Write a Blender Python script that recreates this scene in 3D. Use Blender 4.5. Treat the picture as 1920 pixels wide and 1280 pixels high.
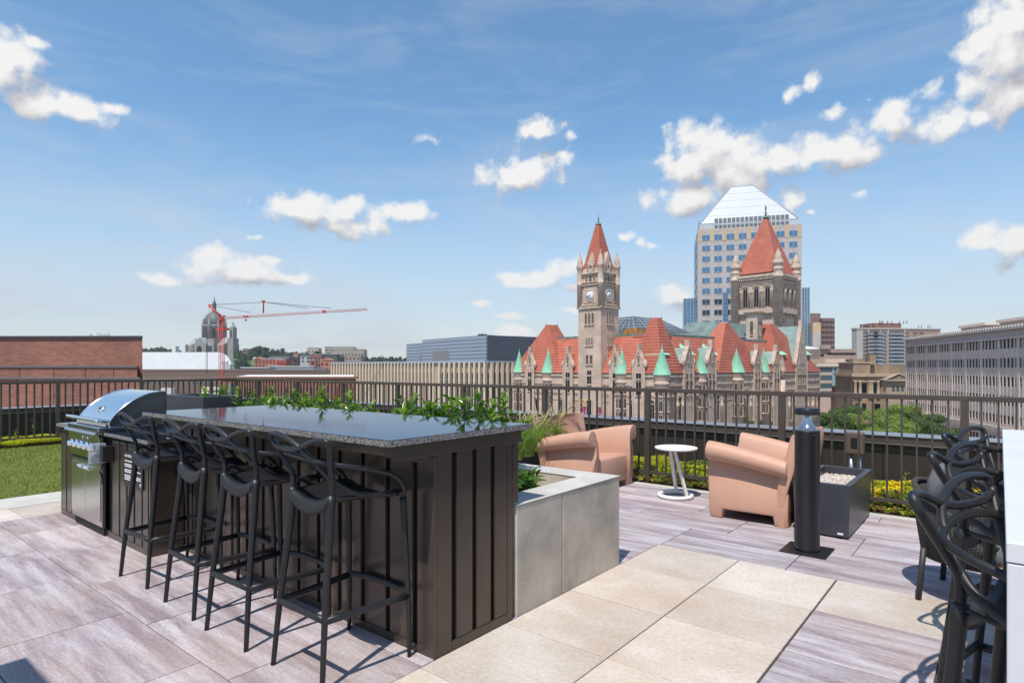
import bpy, bmesh, math, random
from mathutils import Vector, Matrix, noise as mnoise
R = math.radians
random.seed(7)
scene = bpy.context.scene
for o in list(bpy.data.objects): bpy.data.objects.remove(o)
COL = scene.collection
H = 1.35; F = 1130.0; HZ = 688.0          # eye height, focal length in reference pixels, horizon row
# ---------------- camera
cam = bpy.data.cameras.new('camera'); cam.lens = 36*F/1920; cam.sensor_width = 36; cam.shift_y = (HZ-640)/1920
cam.clip_start = .05; cam.clip_end = 20000
co = bpy.data.objects.new('camera', cam); COL.objects.link(co); co.location = (0, 0, H); co.rotation_euler = (R(90), 0, 0); scene.camera = co
scene.view_settings.view_transform = 'Standard'; scene.view_settings.look = 'None'; scene.view_settings.gamma = 1
scene.view_settings.exposure = 0.25
SUN_EL = 62.5
sv = Vector((-.415, -.91, 0)).normalized()*math.cos(R(SUN_EL)); sv.z = math.sin(R(SUN_EL))
sl = bpy.data.lights.new('sun', 'SUN'); sl.energy = 4.3; sl.angle = R(.5); sl.color = (1, .945, .865)
so = bpy.data.objects.new('sun', sl); COL.objects.link(so); so.rotation_euler = (-sv).to_track_quat('-Z', 'Y').to_euler(); so.location = (0, -5, 60)
# ---------------- world: sky + clouds (laid out by compass direction)
world = bpy.data.worlds.new('World'); scene.world = world; world.use_nodes = True
def build_world():
    nt = world.node_tree; N = nt.nodes; L = nt.links; N.clear()
    out = N.new('ShaderNodeOutputWorld')
    sky = N.new('ShaderNodeTexSky'); sky.sky_type = 'NISHITA'; sky.sun_disc = False
    sky.sun_elevation = R(SUN_EL); sky.sun_rotation = math.atan2(sv.x, sv.y)
    sky.altitude = 200; sky.air_density = 1.0; sky.dust_density = .35; sky.ozone_density = 1.5
    bg = N.new('ShaderNodeBackground'); bg.inputs[1].default_value = .15
    hs = N.new('ShaderNodeHueSaturation'); hs.inputs['Saturation'].default_value = 1.22; hs.inputs['Hue'].default_value = .492
    L.new(sky.outputs[0], hs.inputs['Color']); L.new(hs.outputs[0], bg.inputs[0])
    def m(op, a, b=None, c=None):
        n = N.new('ShaderNodeMath'); n.operation = op
        for i, v in enumerate((a, b, c)):
            if v is None: continue
            if isinstance(v, (int, float)): n.inputs[i].default_value = v
            else: L.new(v, n.inputs[i])
        return n.outputs[0]
    tc = N.new('ShaderNodeTexCoord'); sp = N.new('ShaderNodeSeparateXYZ'); L.new(tc.outputs['Generated'], sp.inputs[0])
    az = m('ARCTAN2', sp.outputs[0], sp.outputs[1]); el = m('ARCSINE', sp.outputs[2])
    cb = N.new('ShaderNodeCombineXYZ'); L.new(az, cb.inputs[0]); L.new(el, cb.inputs[1])
    def ae(px, py):
        x = (px-960)/F; z = (HZ-py)/F; a = math.atan(x); return a, math.atan(z*math.cos(a))
    blobs = [(25,120,62,48),(80,190,66,28),(165,206,58,22),(62,84,34,14),(205,200,32,13),(5,60,20,18),
     (600,392,102,27),(665,425,62,22),(762,398,44,20),(545,385,40,18),
     (440,505,85,30),(415,482,36,20),(300,526,42,11),(540,522,44,12),(505,487,34,11),
     (975,328,72,32),(1012,246,36,18),(1062,296,18,13),(1062,255,12,8),
     (1325,295,84,48),(1290,310,44,34),(1360,330,60,36),(1420,310,50,28),(1520,290,50,26),(1318,262,52,24),(1385,300,60,40),(1300,368,75,32),(1390,345,60,40),(1565,275,74,36),(1600,285,40,28),(1460,300,60,26),(1478,375,22,22),(1520,398,16,7),
     (1885,110,88,92),(1850,70,44,40),(1905,40,50,40),(1900,185,60,34),(1770,235,56,30),(1685,225,46,32),(1745,170,24,14),(1830,225,30,18),(1560,215,20,14),(1630,190,12,8),
     (1870,455,66,34),(1895,440,40,22),
     (985,526,52,16),(1060,502,42,18),(1010,520,50,14),(900,568,22,7),(955,592,34,9),(965,622,54,14),(1070,580,34,9),(1265,546,34,24),(1245,558,20,12),(1070,535,30,12),
     (1480,183,18,12),(1534,155,12,18),(1618,365,20,9),(480,446,16,6),(1170,443,14,8),(1205,452,10,7),(1230,461,12,6),(805,262,22,12),(1870,640,0.1,0.1),(65,615,14,3)]
    grp = bpy.data.node_groups.new('cloud_density', 'ShaderNodeTree')
    grp.interface.new_socket('V', in_out='INPUT', socket_type='NodeSocketVector')
    grp.interface.new_socket('D', in_out='OUTPUT', socket_type='NodeSocketFloat'); grp.interface.new_socket('S', in_out='OUTPUT', socket_type='NodeSocketFloat')
    gi = grp.nodes.new('NodeGroupInput'); go = grp.nodes.new('NodeGroupOutput'); gn, gl = grp.nodes, grp.links
    def vm(op, a, b=None):
        n = gn.new('ShaderNodeVectorMath'); n.operation = op
        for i, v in enumerate((a, b)):
            if v is None: continue
            if isinstance(v, tuple): n.inputs[i].default_value = v
            else: gl.new(v, n.inputs[i])
        return n
    def gm(op, a, b=None, c=None):
        n = gn.new('ShaderNodeMath'); n.operation = op
        for i, v in enumerate((a, b, c)):
            if v is None: continue
            if isinstance(v, (int, float)): n.inputs[i].default_value = v
            else: gl.new(v, n.inputs[i])
        return n.outputs[0]
    # domain warp
    w = gn.new('ShaderNodeTexNoise'); w.inputs['Scale'].default_value = 16; w.inputs['Detail'].default_value = 3; gl.new(gi.outputs[0], w.inputs['Vector'])
    wv = vm('SUBTRACT', w.outputs['Color'], (.5, .5, .5)); wv2 = vm('MULTIPLY', wv.outputs[0], (.035, .022, 0))
    P = vm('ADD', gi.outputs[0], wv2.outputs[0]).outputs[0]
    acc = None
    for (cx, cy, rx, ry) in blobs:
        a, e = ae(cx, cy); c2 = math.cos(a); rax = rx/F*c2*c2*1.2; ray = ry/F*c2*1.2
        s = vm('SUBTRACT', P, (a, e, 0)); q = vm('MULTIPLY', s.outputs[0], (1/rax, 1/ray, 0)); l = vm('LENGTH', q.outputs[0])
        d = l.outputs['Value']
        if rx < 27: d = gm('ADD', gm('MULTIPLY', d, .62), .42)
        acc = d if acc is None else gm('SMOOTH_MIN', acc, d, .35)
    f1 = gn.new('ShaderNodeTexNoise'); f1.inputs['Scale'].default_value = 26; f1.inputs['Detail'].default_value = 10; f1.inputs['Roughness'].default_value = .60
    gl.new(gi.outputs[0], f1.inputs['Vector'])
    v1 = gn.new('ShaderNodeTexVoronoi'); v1.feature = 'SMOOTH_F1'; v1.inputs['Scale'].default_value = 42; v1.inputs['Smoothness'].default_value = .6
    gl.new(P, v1.inputs['Vector'])
    nz = gm('MULTIPLY', gm('SUBTRACT', f1.outputs['Fac'], .5), 3.0)
    bil = gm('MULTIPLY', gm('SUBTRACT', .40, v1.outputs['Distance']), .6)
    core = gm('MINIMUM', gm('MULTIPLY', gm('SUBTRACT', 1.08, acc), 1.25), 1.0)
    d = gm('ADD', core, gm('ADD', nz, bil))
    gl.new(d, go.inputs[0]); gl.new(gm('MAXIMUM', gm('SUBTRACT', 1.3, acc), -.25), go.inputs[1])
    def dens(off):
        g = N.new('ShaderNodeGroup'); g.node_tree = grp
        if off == 0: L.new(cb.outputs[0], g.inputs[0])
        else:
            a = N.new('ShaderNodeVectorMath'); a.operation = 'ADD'; a.inputs[1].default_value = (off*-.45, off, 0); L.new(cb.outputs[0], a.inputs[0]); L.new(a.outputs[0], g.inputs[0])
        return g.outputs
    (d0, s0), (d1, _s), (_d, s2) = [tuple(dens(q)) for q in (0, .022, .034)]
    al = N.new('ShaderNodeMapRange'); al.interpolation_type = 'SMOOTHSTEP'; al.inputs[1].default_value = -.08; al.inputs[2].default_value = .80; L.new(d0, al.inputs[0])
    li = N.new('ShaderNodeMapRange'); li.inputs[1].default_value = -.85; li.inputs[2].default_value = 1.0; L.new(m('ADD', m('MULTIPLY', m('SUBTRACT', d0, d1), .65), m('MULTIPLY', m('SUBTRACT', s0, s2), .85)), li.inputs[0])
    cr = N.new('ShaderNodeValToRGB'); L.new(li.outputs[0], cr.inputs[0])
    e = cr.color_ramp.elements; e[0].position = .08; e[0].color = (.46, .465, .51, 1); e[1].position = .74; e[1].color = (.97, .965, .95, 1)
    mid = e.new(.50); mid.color = (.80, .785, .79, 1)
    cbg = N.new('ShaderNodeBackground'); cbg.inputs[1].default_value = .80; L.new(cr.outputs[0], cbg.inputs[0])
    # thin cirrus + horizon milk
    mp = N.new('ShaderNodeMapping'); mp.inputs['Rotation'].default_value = (0, 0, .45); mp.inputs['Scale'].default_value = (1.6, 7, 1); L.new(cb.outputs[0], mp.inputs[0])
    cn = N.new('ShaderNodeTexNoise'); cn.inputs['Scale'].default_value = 1.7; cn.inputs['Detail'].default_value = 7; cn.inputs['Roughness'].default_value = .62; cn.inputs['Distortion'].default_value = .6; L.new(mp.outputs[0], cn.inputs['Vector'])
    cm = N.new('ShaderNodeMapRange'); cm.inputs[1].default_value = .46; cm.inputs[2].default_value = .86; cm.inputs[4].default_value = .55; L.new(cn.outputs['Fac'], cm.inputs[0])
    hz = N.new('ShaderNodeMapRange'); hz.interpolation_type = 'SMOOTHSTEP'; hz.inputs[1].default_value = .40; hz.inputs[2].default_value = -.02; hz.inputs[3].default_value = 0; hz.inputs[4].default_value = .70; L.new(el, hz.inputs[0])
    thin = m('MINIMUM', m('ADD', m('ADD', m('MULTIPLY', cm.outputs[0], .8), .06), hz.outputs[0]), .92)
    tb = N.new('ShaderNodeBackground'); tb.inputs[0].default_value = (.66, .71, .78, 1); tb.inputs[1].default_value = .80
    mx0 = N.new('ShaderNodeMixShader'); L.new(thin, mx0.inputs[0]); L.new(bg.outputs[0], mx0.inputs[1]); L.new(tb.outputs[0], mx0.inputs[2])
    mx = N.new('ShaderNodeMixShader'); L.new(al.outputs[0], mx.inputs[0]); L.new(mx0.outputs[0], mx.inputs[1]); L.new(cbg.outputs[0], mx.inputs[2])
    L.new(mx.outputs[0], out.inputs[0])
build_world()
try: world.cycles.sampling_method = 'MANUAL'; world.cycles.sample_map_resolution = 512
except Exception: pass

# ---------------- materials
MATS = {}
def mat(name, col, rough=.7, metal=0, var=.0, vscale=3.0, col2=None, bump=0, bscale=20, stretch=(1,1,1), spec=None, detail=6, coat=0, contrast=(.35,.65), objrand=0, trans=0):
    if name in MATS: return MATS[name]
    m = bpy.data.materials.new(name); m.use_nodes = True; nt = m.node_tree; b = nt.nodes['Principled BSDF']; L = nt.links
    b.inputs['Base Color'].default_value = (*col, 1); b.inputs['Roughness'].default_value = rough; b.inputs['Metallic'].default_value = metal
    if spec is not None: b.inputs['Specular IOR Level'].default_value = spec
    if coat: b.inputs['Coat Weight'].default_value = coat
    tc = nt.nodes.new('ShaderNodeTexCoord'); mp = nt.nodes.new('ShaderNodeMapping'); mp.inputs['Scale'].default_value = stretch; L.new(tc.outputs['Object'], mp.inputs[0])
    if var or col2:
        n = nt.nodes.new('ShaderNodeTexNoise'); n.inputs['Scale'].default_value = vscale; n.inputs['Detail'].default_value = detail; n.inputs['Roughness'].default_value = .6; L.new(mp.outputs[0], n.inputs['Vector'])
        mr = nt.nodes.new('ShaderNodeMapRange'); mr.inputs[1].default_value = contrast[0]; mr.inputs[2].default_value = contrast[1]; L.new(n.outputs['Fac'], mr.inputs[0])
        mx = nt.nodes.new('ShaderNodeMix'); mx.data_type = 'RGBA'; L.new(mr.outputs[0], mx.inputs[0])
        c2 = col2 or tuple(min(1, c*(1+var)) for c in col); c1 = col if col2 else tuple(c*(1-var) for c in col)
        mx.inputs[6].default_value = (*c1, 1); mx.inputs[7].default_value = (*c2, 1); L.new(mx.outputs[2], b.inputs['Base Color'])
    if bump:
        n2 = nt.nodes.new('ShaderNodeTexNoise'); n2.inputs['Scale'].default_value = bscale; n2.inputs['Detail'].default_value = 4; L.new(mp.outputs[0], n2.inputs['Vector'])
        bp = nt.nodes.new('ShaderNodeBump'); bp.inputs['Strength'].default_value = bump; bp.inputs['Distance'].default_value = .02; L.new(n2.outputs['Fac'], bp.inputs['Height']); L.new(bp.outputs[0], b.inputs['Normal'])
    MATS[name] = m; return m
def mixcol(nt, fac, a, b):
    mx = nt.nodes.new('ShaderNodeMix'); mx.data_type = 'RGBA'
    for i, v in ((0, fac), (6, a), (7, b)):
        if isinstance(v, tuple): mx.inputs[i].default_value = (*v, 1) if len(v) == 3 else v
        elif isinstance(v, (int, float)): mx.inputs[i].default_value = v
        else: nt.links.new(v, mx.inputs[i])
    return mx.outputs[2]
def brickmat(name, c1, c2, mortar, scale=1, bw=.24, rh=.075, ms=.006, axis='XZ', rough=.85, var=.18, bump=.3, vs=.25):
    m = mat(name, c1, rough); nt = m.node_tree; b = nt.nodes['Principled BSDF']; L = nt.links
    tc = nt.nodes.new('ShaderNodeTexCoord'); sp = nt.nodes.new('ShaderNodeSeparateXYZ'); L.new(tc.outputs['Object'], sp.inputs[0])
    ad = nt.nodes.new('ShaderNodeMath'); ad.operation = 'ADD'; L.new(sp.outputs[0], ad.inputs[0]); L.new(sp.outputs[1], ad.inputs[1])
    cb = nt.nodes.new('ShaderNodeCombineXYZ'); L.new(ad.outputs[0], cb.inputs[0]); L.new(sp.outputs[2], cb.inputs[1])
    br = nt.nodes.new('ShaderNodeTexBrick'); br.inputs['Scale'].default_value = scale; br.inputs['Brick Width'].default_value = bw; br.inputs['Row Height'].default_value = rh; br.inputs['Mortar Size'].default_value = ms
    br.inputs['Color1'].default_value = (*c1, 1); br.inputs['Color2'].default_value = (*c2, 1); br.inputs['Mortar'].default_value = (*mortar, 1); br.inputs['Mortar Smooth'].default_value = .3; L.new(cb.outputs[0], br.inputs['Vector'])
    n = nt.nodes.new('ShaderNodeTexNoise'); n.inputs['Scale'].default_value = vs; n.inputs['Detail'].default_value = 8; n.inputs['Roughness'].default_value = .65; L.new(tc.outputs['Object'], n.inputs['Vector'])
    mr = nt.nodes.new('ShaderNodeMapRange'); mr.inputs[1].default_value = .3; mr.inputs[2].default_value = .7; mr.inputs[3].default_value = 1-var; mr.inputs[4].default_value = 1+var; L.new(n.outputs['Fac'], mr.inputs[0])
    hs = nt.nodes.new('ShaderNodeHueSaturation'); L.new(br.outputs['Color'], hs.inputs['Color']); L.new(mr.outputs[0], hs.inputs['Value']); L.new(hs.outputs[0], b.inputs['Base Color'])
    if bump:
        bp = nt.nodes.new('ShaderNodeBump'); bp.inputs['Strength'].default_value = bump; bp.inputs['Distance'].default_value = rh*.1; L.new(br.outputs['Fac'], bp.inputs['Height']); bp.invert = True; L.new(bp.outputs[0], b.inputs['Normal'])
    return m
def bandmat(name, c1, c2, period, width=.5, axis=2, rough=.7, var=.12, vs=.6, metal=0, bump=.5):
    """horizontal (axis 2) or along-wall courses: roof tiles, siding"""
    m = mat(name, c1, rough, metal); nt = m.node_tree; b = nt.nodes['Principled BSDF']; L = nt.links
    tc = nt.nodes.new('ShaderNodeTexCoord'); sp = nt.nodes.new('ShaderNodeSeparateXYZ'); L.new(tc.outputs['Object'], sp.inputs[0])
    def mm(op, a, bb):
        n = nt.nodes.new('ShaderNodeMath'); n.operation = op
        for i, v in enumerate((a, bb)):
            if isinstance(v, (int, float)): n.inputs[i].default_value = v
            else: L.new(v, n.inputs[i])
        return n.outputs[0]
    s = sp.outputs[axis] if axis < 3 else mm('ADD', sp.outputs[0], sp.outputs[1])
    fr = mm('FRACT', mm('DIVIDE', s, period), 0)
    st = nt.nodes.new('ShaderNodeMapRange'); st.inputs[1].default_value = 0; st.inputs[2].default_value = width; L.new(fr, st.inputs[0])
    n = nt.nodes.new('ShaderNodeTexNoise'); n.inputs['Scale'].default_value = vs; n.inputs['Detail'].default_value = 8; n.inputs['Roughness'].default_value = .7; L.new(tc.outputs['Object'], n.inputs['Vector'])
    mr = nt.nodes.new('ShaderNodeMapRange'); mr.inputs[1].default_value = .3; mr.inputs[2].default_value = .7; mr.inputs[3].default_value = 1-var; mr.inputs[4].default_value = 1+var; L.new(n.outputs['Fac'], mr.inputs[0])
    hs = nt.nodes.new('ShaderNodeHueSaturation'); L.new(mixcol(nt, st.outputs[0], c2, c1), hs.inputs['Color']); L.new(mr.outputs[0], hs.inputs['Value']); L.new(hs.outputs[0], b.inputs['Base Color'])
    if bump:
        bp = nt.nodes.new('ShaderNodeBump'); bp.inputs['Strength'].default_value = bump; bp.inputs['Distance'].default_value = period*.12; L.new(st.outputs[0], bp.inputs['Height']); L.new(bp.outputs[0], b.inputs['Normal'])
    return m

# ---------------- mesh builder
class MB:
    def __init__(s): s.v = []; s.f = []; s.m = []; s.sm = []; s.T = None
    def add(s, vs, fs, m=0, smooth=False):
        b = len(s.v)
        for v in vs:
            v = Vector(v)
            if s.T is not None: v = s.T @ v
            s.v.append(v)
        for f in fs: s.f.append([b+i for i in f]); s.m.append(m); s.sm.append(smooth)
        return s
    def box(s, x0, x1, y0, y1, z0, z1, m=0):
        if x0 > x1: x0, x1 = x1, x0
        if y0 > y1: y0, y1 = y1, y0
        if z0 > z1: z0, z1 = z1, z0
        return s.add([(x0,y0,z0),(x1,y0,z0),(x1,y1,z0),(x0,y1,z0),(x0,y0,z1),(x1,y0,z1),(x1,y1,z1),(x0,y1,z1)],
              [(3,2,1,0),(4,5,6,7),(0,1,5,4),(1,2,6,5),(2,3,7,6),(3,0,4,7)], m)
    def frust(s, a, b, z0, z1, m=0, cap=True):
        """a,b = (x0,x1,y0,y1) bottom and top rectangles"""
        v = [(a[0],a[2],z0),(a[1],a[2],z0),(a[1],a[3],z0),(a[0],a[3],z0),(b[0],b[2],z1),(b[1],b[2],z1),(b[1],b[3],z1),(b[0],b[3],z1)]
        return s.add(v, [(3,2,1,0),(4,5,6,7),(0,1,5,4),(1,2,6,5),(2,3,7,6),(3,0,4,7)], m)
    def prism(s, poly, h0, h1, ax='y', m=0, smooth=False):
        """poly of 2-D points extruded along ax (poly given in the remaining axes in order)"""
        n = len(poly)
        def P(p, h):
            if ax == 'y': return (p[0], h, p[1])
            if ax == 'x': return (h, p[0], p[1])
            return (p[0], p[1], h)
        vs = [P(p, h0) for p in poly]+[P(p, h1) for p in poly]
        fs = [tuple(range(n))[::-1], tuple(range(n, 2*n))]
        s.add(vs, fs, m); b = len(s.v)-2*n
        for i in range(n):
            j = (i+1) % n; s.f.append([b+i, b+j, b+n+j, b+n+i]); s.m.append(m); s.sm.append(smooth)
        return s
    def lathe(s, prof, c=(0,0), seg=24, m=0, smooth=True, a0=0, cap=True):
        n = len(prof); vs = []; fs = []
        for i in range(seg):
            a = a0+2*math.pi*i/seg
            for (r, z) in prof: vs.append((c[0]+r*math.cos(a), c[1]+r*math.sin(a), z))
        for i in range(seg):
            j = (i+1) % seg
            for k in range(n-1): fs.append((i*n+k, j*n+k, j*n+k+1, i*n+k+1))
        s.add(vs, fs, m, smooth)
        if cap:
            b = len(s.v)-len(vs)
            if prof[0][0] > 1e-4: s.f.append([b+i*n for i in range(seg)][::-1]); s.m.append(m); s.sm.append(False)
            if prof[-1][0] > 1e-4: s.f.append([b+i*n+n-1 for i in range(seg)]); s.m.append(m); s.sm.append(False)
        return s
    def tube(s, pts, r, seg=8, m=0, smooth=True, closed=False, flat=1.0):
        pts = [Vector(p) for p in pts]; n = len(pts)
        rr = r if isinstance(r, (list, tuple)) else [r]*n
        vs = []; prev = None
        for i, p in enumerate(pts):
            if closed: t = pts[(i+1) % n]-pts[i-1]
            else: t = pts[min(i+1, n-1)]-pts[max(i-1, 0)]
            t.normalize()
            if prev is None:
                u = Vector((0,0,1)) if abs(t.z) < .9 else Vector((1,0,0))
                u = (u-t*u.dot(t)).normalized()
            else: u = (prev-t*prev.dot(t)).normalized()
            prev = u; w = t.cross(u)
            for k in range(seg):
                a = 2*math.pi*k/seg; vs.append(p+(u*math.cos(a)+w*math.sin(a)*flat)*rr[i])
        fs = []
        for i in range(n if closed else n-1):
            j = (i+1) % n
            for k in range(seg):
                l = (k+1) % seg; fs.append((i*seg+k, i*seg+l, j*seg+l, j*seg+k))
        if not closed: fs.append(tuple(range(seg))[::-1]); fs.append(tuple((n-1)*seg+k for k in range(seg)))
        return s.add(vs, fs, m, smooth)
    def quad(s, a, b, c, d, m=0): return s.add([a,b,c,d], [(0,1,2,3)], m)
    def build(s, name, mats, parent=None, loc=None, bevel=0, fix=True, auto=None, seg=2):
        me = bpy.data.meshes.new(name); me.from_pydata([tuple(v) for v in s.v], [], s.f)
        if not isinstance(mats, (list, tuple)): mats = [mats]
        for mm in mats: me.materials.append(mm)
        me.polygons.foreach_set('material_index', s.m); me.polygons.foreach_set('use_smooth', s.sm)
        if fix:
            bm = bmesh.new(); bm.from_mesh(me); bmesh.ops.recalc_face_normals(bm, faces=bm.faces); bm.to_mesh(me); bm.free()
        me.update()
        o = bpy.data.objects.new(name, me); COL.objects.link(o)
        if parent is not None: o.parent = parent
        if loc is not None: o.location = loc
        if bevel:
            md = o.modifiers.new('bevel', 'BEVEL'); md.width = bevel; md.segments = seg; md.limit_method = 'ANGLE'; md.angle_limit = R(35); md.harden_normals = False
        return o
def spline(pts, n=6, closed=False):
    """Catmull-Rom through the points"""
    P = [Vector(p) for p in pts]; out = []; N = len(P)
    rng = range(N if closed else N-1)
    for i in rng:
        p0 = P[(i-1) % N] if (closed or i > 0) else P[0]*2-P[1]
        p1 = P[i]; p2 = P[(i+1) % N]; p3 = P[(i+2) % N] if (closed or i+2 < N) else P[-1]*2-P[-2]
        for k in range(n):
            t = k/n; out.append(.5*((2*p1)+(-p0+p2)*t+(2*p0-5*p1+4*p2-p3)*t*t+(-p0+3*p1-3*p2+p3)*t**3))
    if not closed: out.append(P[-1].copy())
    return out
def tag(o, label=None, cat=None, group=None, kind=None):
    if label: o['label'] = label
    if cat: o['category'] = cat
    if group: o['group'] = group
    if kind: o['kind'] = kind
    return o
def thing(name, label, cat, loc=(0,0,0), rotz=0, group=None):
    o = bpy.data.objects.new(name, None); COL.objects.link(o); o.location = loc; o.rotation_euler = (0,0,rotz); o.empty_display_size = .2
    return tag(o, label, cat, group)
def copy_tree(o, parent=None):
    c = o.copy(); COL.objects.link(c)
    if parent is not None: c.parent = parent
    for ch in list(o.children): copy_tree(ch, c)
    return c
# deck frame: X along the bar counter (towards the right), Y away towards the railing
DEX = Vector((.7771, -.6294, 0)); DEY = Vector((.6294, .7771, 0)); DROT = math.atan2(-.6294, .7771)
def dk(x, y, z=0): return DEX*x+DEY*y+Vector((0,0,z))
def dthing(name, label, cat, x, y, z=0, group=None, rot=0): return thing(name, label, cat, dk(x,y,z), DROT+rot, group)
# a frame for something far away: its front-left (or front-right) corner stands at image column px at the given depth, turned by ang
class Fr:
    def __init__(s, px, depth, ang=0):
        s.o = Vector(((px-960)/F*depth, depth, 0)); s.a = ang; s.ex = Vector((math.cos(ang), math.sin(ang), 0)); s.ey = Vector((-math.sin(ang), math.cos(ang), 0))
    def p(s, x, y): return s.o+s.ex*x+s.ey*y
    def X(s, px, y=0):
        t = (px-960)/F; q = s.o+s.ey*y; return (t*q.y-q.x)/(s.ex.x-t*s.ex.y)
    def Y(s, px, x=0):
        t = (px-960)/F; q = s.o+s.ex*x; return (t*q.y-q.x)/(s.ey.x-t*s.ey.y)
    def Z(s, py, x=0, y=0): return H-(py-HZ)*s.p(x, y).y/F
    def thing(s, name, label, cat, group=None): return thing(name, label, cat, s.o, s.a, group)
GROUND = -22.0
def txt(s, size, name, m, parent, loc, rot, ext=.0005, align='CENTER'):
    cu = bpy.data.curves.new(name, 'FONT'); cu.body = s; cu.size = size; cu.extrude = ext; cu.align_x = align; cu.resolution_u = 3
    t = bpy.data.objects.new('tmp', cu); COL.objects.link(t); bpy.context.view_layer.update()
    me = bpy.data.meshes.new_from_object(t.evaluated_get(bpy.context.evaluated_depsgraph_get())); bpy.data.objects.remove(t)
    me.materials.clear(); me.materials.append(m); o = bpy.data.objects.new(name, me); COL.objects.link(o); o.parent = parent; o.location = loc; o.rotation_euler = rot
    return o
# ================= DECK =================
def dX(px, Y):
    t = (px-960)/F; return Y*(t*DEY.y-DEY.x)/(DEX.x-t*DEX.y)
def dY(px, X):
    t = (px-960)/F; return X*(t*DEX.y-DEX.x)/(DEY.x-t*DEY.y)
def dZ(py, X, Y): return H-(py-HZ)*(X*DEX.y+Y*DEY.y)/F
def pavermat(name, dark, light, warm, amt, stretch=(.9, 7.0, 1), sc=1.3, lohi=(.40,.62)):
    m = bpy.data.materials.new(name); m.use_nodes = True; nt = m.node_tree; b = nt.nodes['Principled BSDF']; L = nt.links
    b.inputs['Roughness'].default_value = .78; b.inputs['Specular IOR Level'].default_value = .35
    at = nt.nodes.new('ShaderNodeAttribute'); at.attribute_name = 'tone'
    tc = nt.nodes.new('ShaderNodeTexCoord'); mp = nt.nodes.new('ShaderNodeMapping'); mp.inputs['Scale'].default_value = stretch; L.new(tc.outputs['Object'], mp.inputs[0])
    sc_ = nt.nodes.new('ShaderNodeVectorMath'); sc_.operation = 'SCALE'; sc_.inputs['Scale'].default_value = 37; L.new(at.outputs['Color'], sc_.inputs[0])
    ad = nt.nodes.new('ShaderNodeVectorMath'); ad.operation = 'ADD'; L.new(mp.outputs[0], ad.inputs[0]); L.new(sc_.outputs[0], ad.inputs[1])
    n = nt.nodes.new('ShaderNodeTexNoise'); n.inputs['Scale'].default_value = sc; n.inputs['Detail'].default_value = 11; n.inputs['Roughness'].default_value = .70; n.inputs['Distortion'].default_value = .3; L.new(ad.outputs[0], n.inputs['Vector'])
    mr = nt.nodes.new('ShaderNodeMapRange'); mr.inputs[1].default_value = lohi[0]; mr.inputs[2].default_value = lohi[1]; L.new(n.outputs['Fac'], mr.inputs[0])
    c = mixcol(nt, mr.outputs[0], dark, light)
    n2 = nt.nodes.new('ShaderNodeTexNoise'); n2.inputs['Scale'].default_value = 1.1; n2.inputs['Detail'].default_value = 6; L.new(tc.outputs['Object'], n2.inputs['Vector'])
    mr2 = nt.nodes.new('ShaderNodeMapRange'); mr2.inputs[1].default_value = .45; mr2.inputs[2].default_value = .66; mr2.inputs[4].default_value = amt; L.new(n2.outputs['Fac'], mr2.inputs[0])
    c = mixcol(nt, mr2.outputs[0], c, warm)
    # fine speckle + scattered dark spots
    n3 = nt.nodes.new('ShaderNodeTexNoise'); n3.inputs['Scale'].default_value = 85; n3.inputs['Detail'].default_value = 3
    mp3 = nt.nodes.new('ShaderNodeMapping'); mp3.inputs['Scale'].default_value = (.45, 1, 1); L.new(tc.outputs['Object'], mp3.inputs[0]); L.new(mp3.outputs[0], n3.inputs['Vector'])
    mr3 = nt.nodes.new('ShaderNodeMapRange'); mr3.inputs[1].default_value = .3; mr3.inputs[2].default_value = .7; mr3.inputs[3].default_value = .86; mr3.inputs[4].default_value = 1.12; L.new(n3.outputs['Fac'], mr3.inputs[0])
    hs = nt.nodes.new('ShaderNodeHueSaturation'); L.new(c, hs.inputs['Color'])
    sx = nt.nodes.new('ShaderNodeSeparateXYZ'); L.new(at.outputs['Color'], sx.inputs[0])
    mt = nt.nodes.new('ShaderNodeMath'); mt.operation = 'MULTIPLY_ADD'; mt.inputs[1].default_value = .24; mt.inputs[2].default_value = .87; L.new(sx.outputs[0], mt.inputs[0])
    mu = nt.nodes.new('ShaderNodeMath'); mu.operation = 'MULTIPLY'; L.new(mt.outputs[0], mu.inputs[0]); L.new(mr3.outputs[0], mu.inputs[1]); L.new(mu.outputs[0], hs.inputs['Value'])
    L.new(hs.outputs[0], b.inputs['Base Color'])
    bp = nt.nodes.new('ShaderNodeBump'); bp.inputs['Strength'].default_value = .25; bp.inputs['Distance'].default_value = .004; L.new(n3.outputs['Fac'], bp.inputs['Height']); L.new(bp.outputs[0], b.inputs['Normal'])
    return m
M_PUR = pavermat('purple_grey_paver', (.245,.19,.21), (.47,.435,.46), (.41,.32,.27), .42)
M_BEI = pavermat('beige_paver', (.43,.36,.295), (.585,.535,.485), (.42,.32,.235), .6, stretch=(1.2,1.6,1), sc=.9, lohi=(.35,.66))
M_CON = mat('concrete', (.44,.38,.315), .85, 0, .30, 2.0, bump=.10, bscale=60, detail=10)
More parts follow.
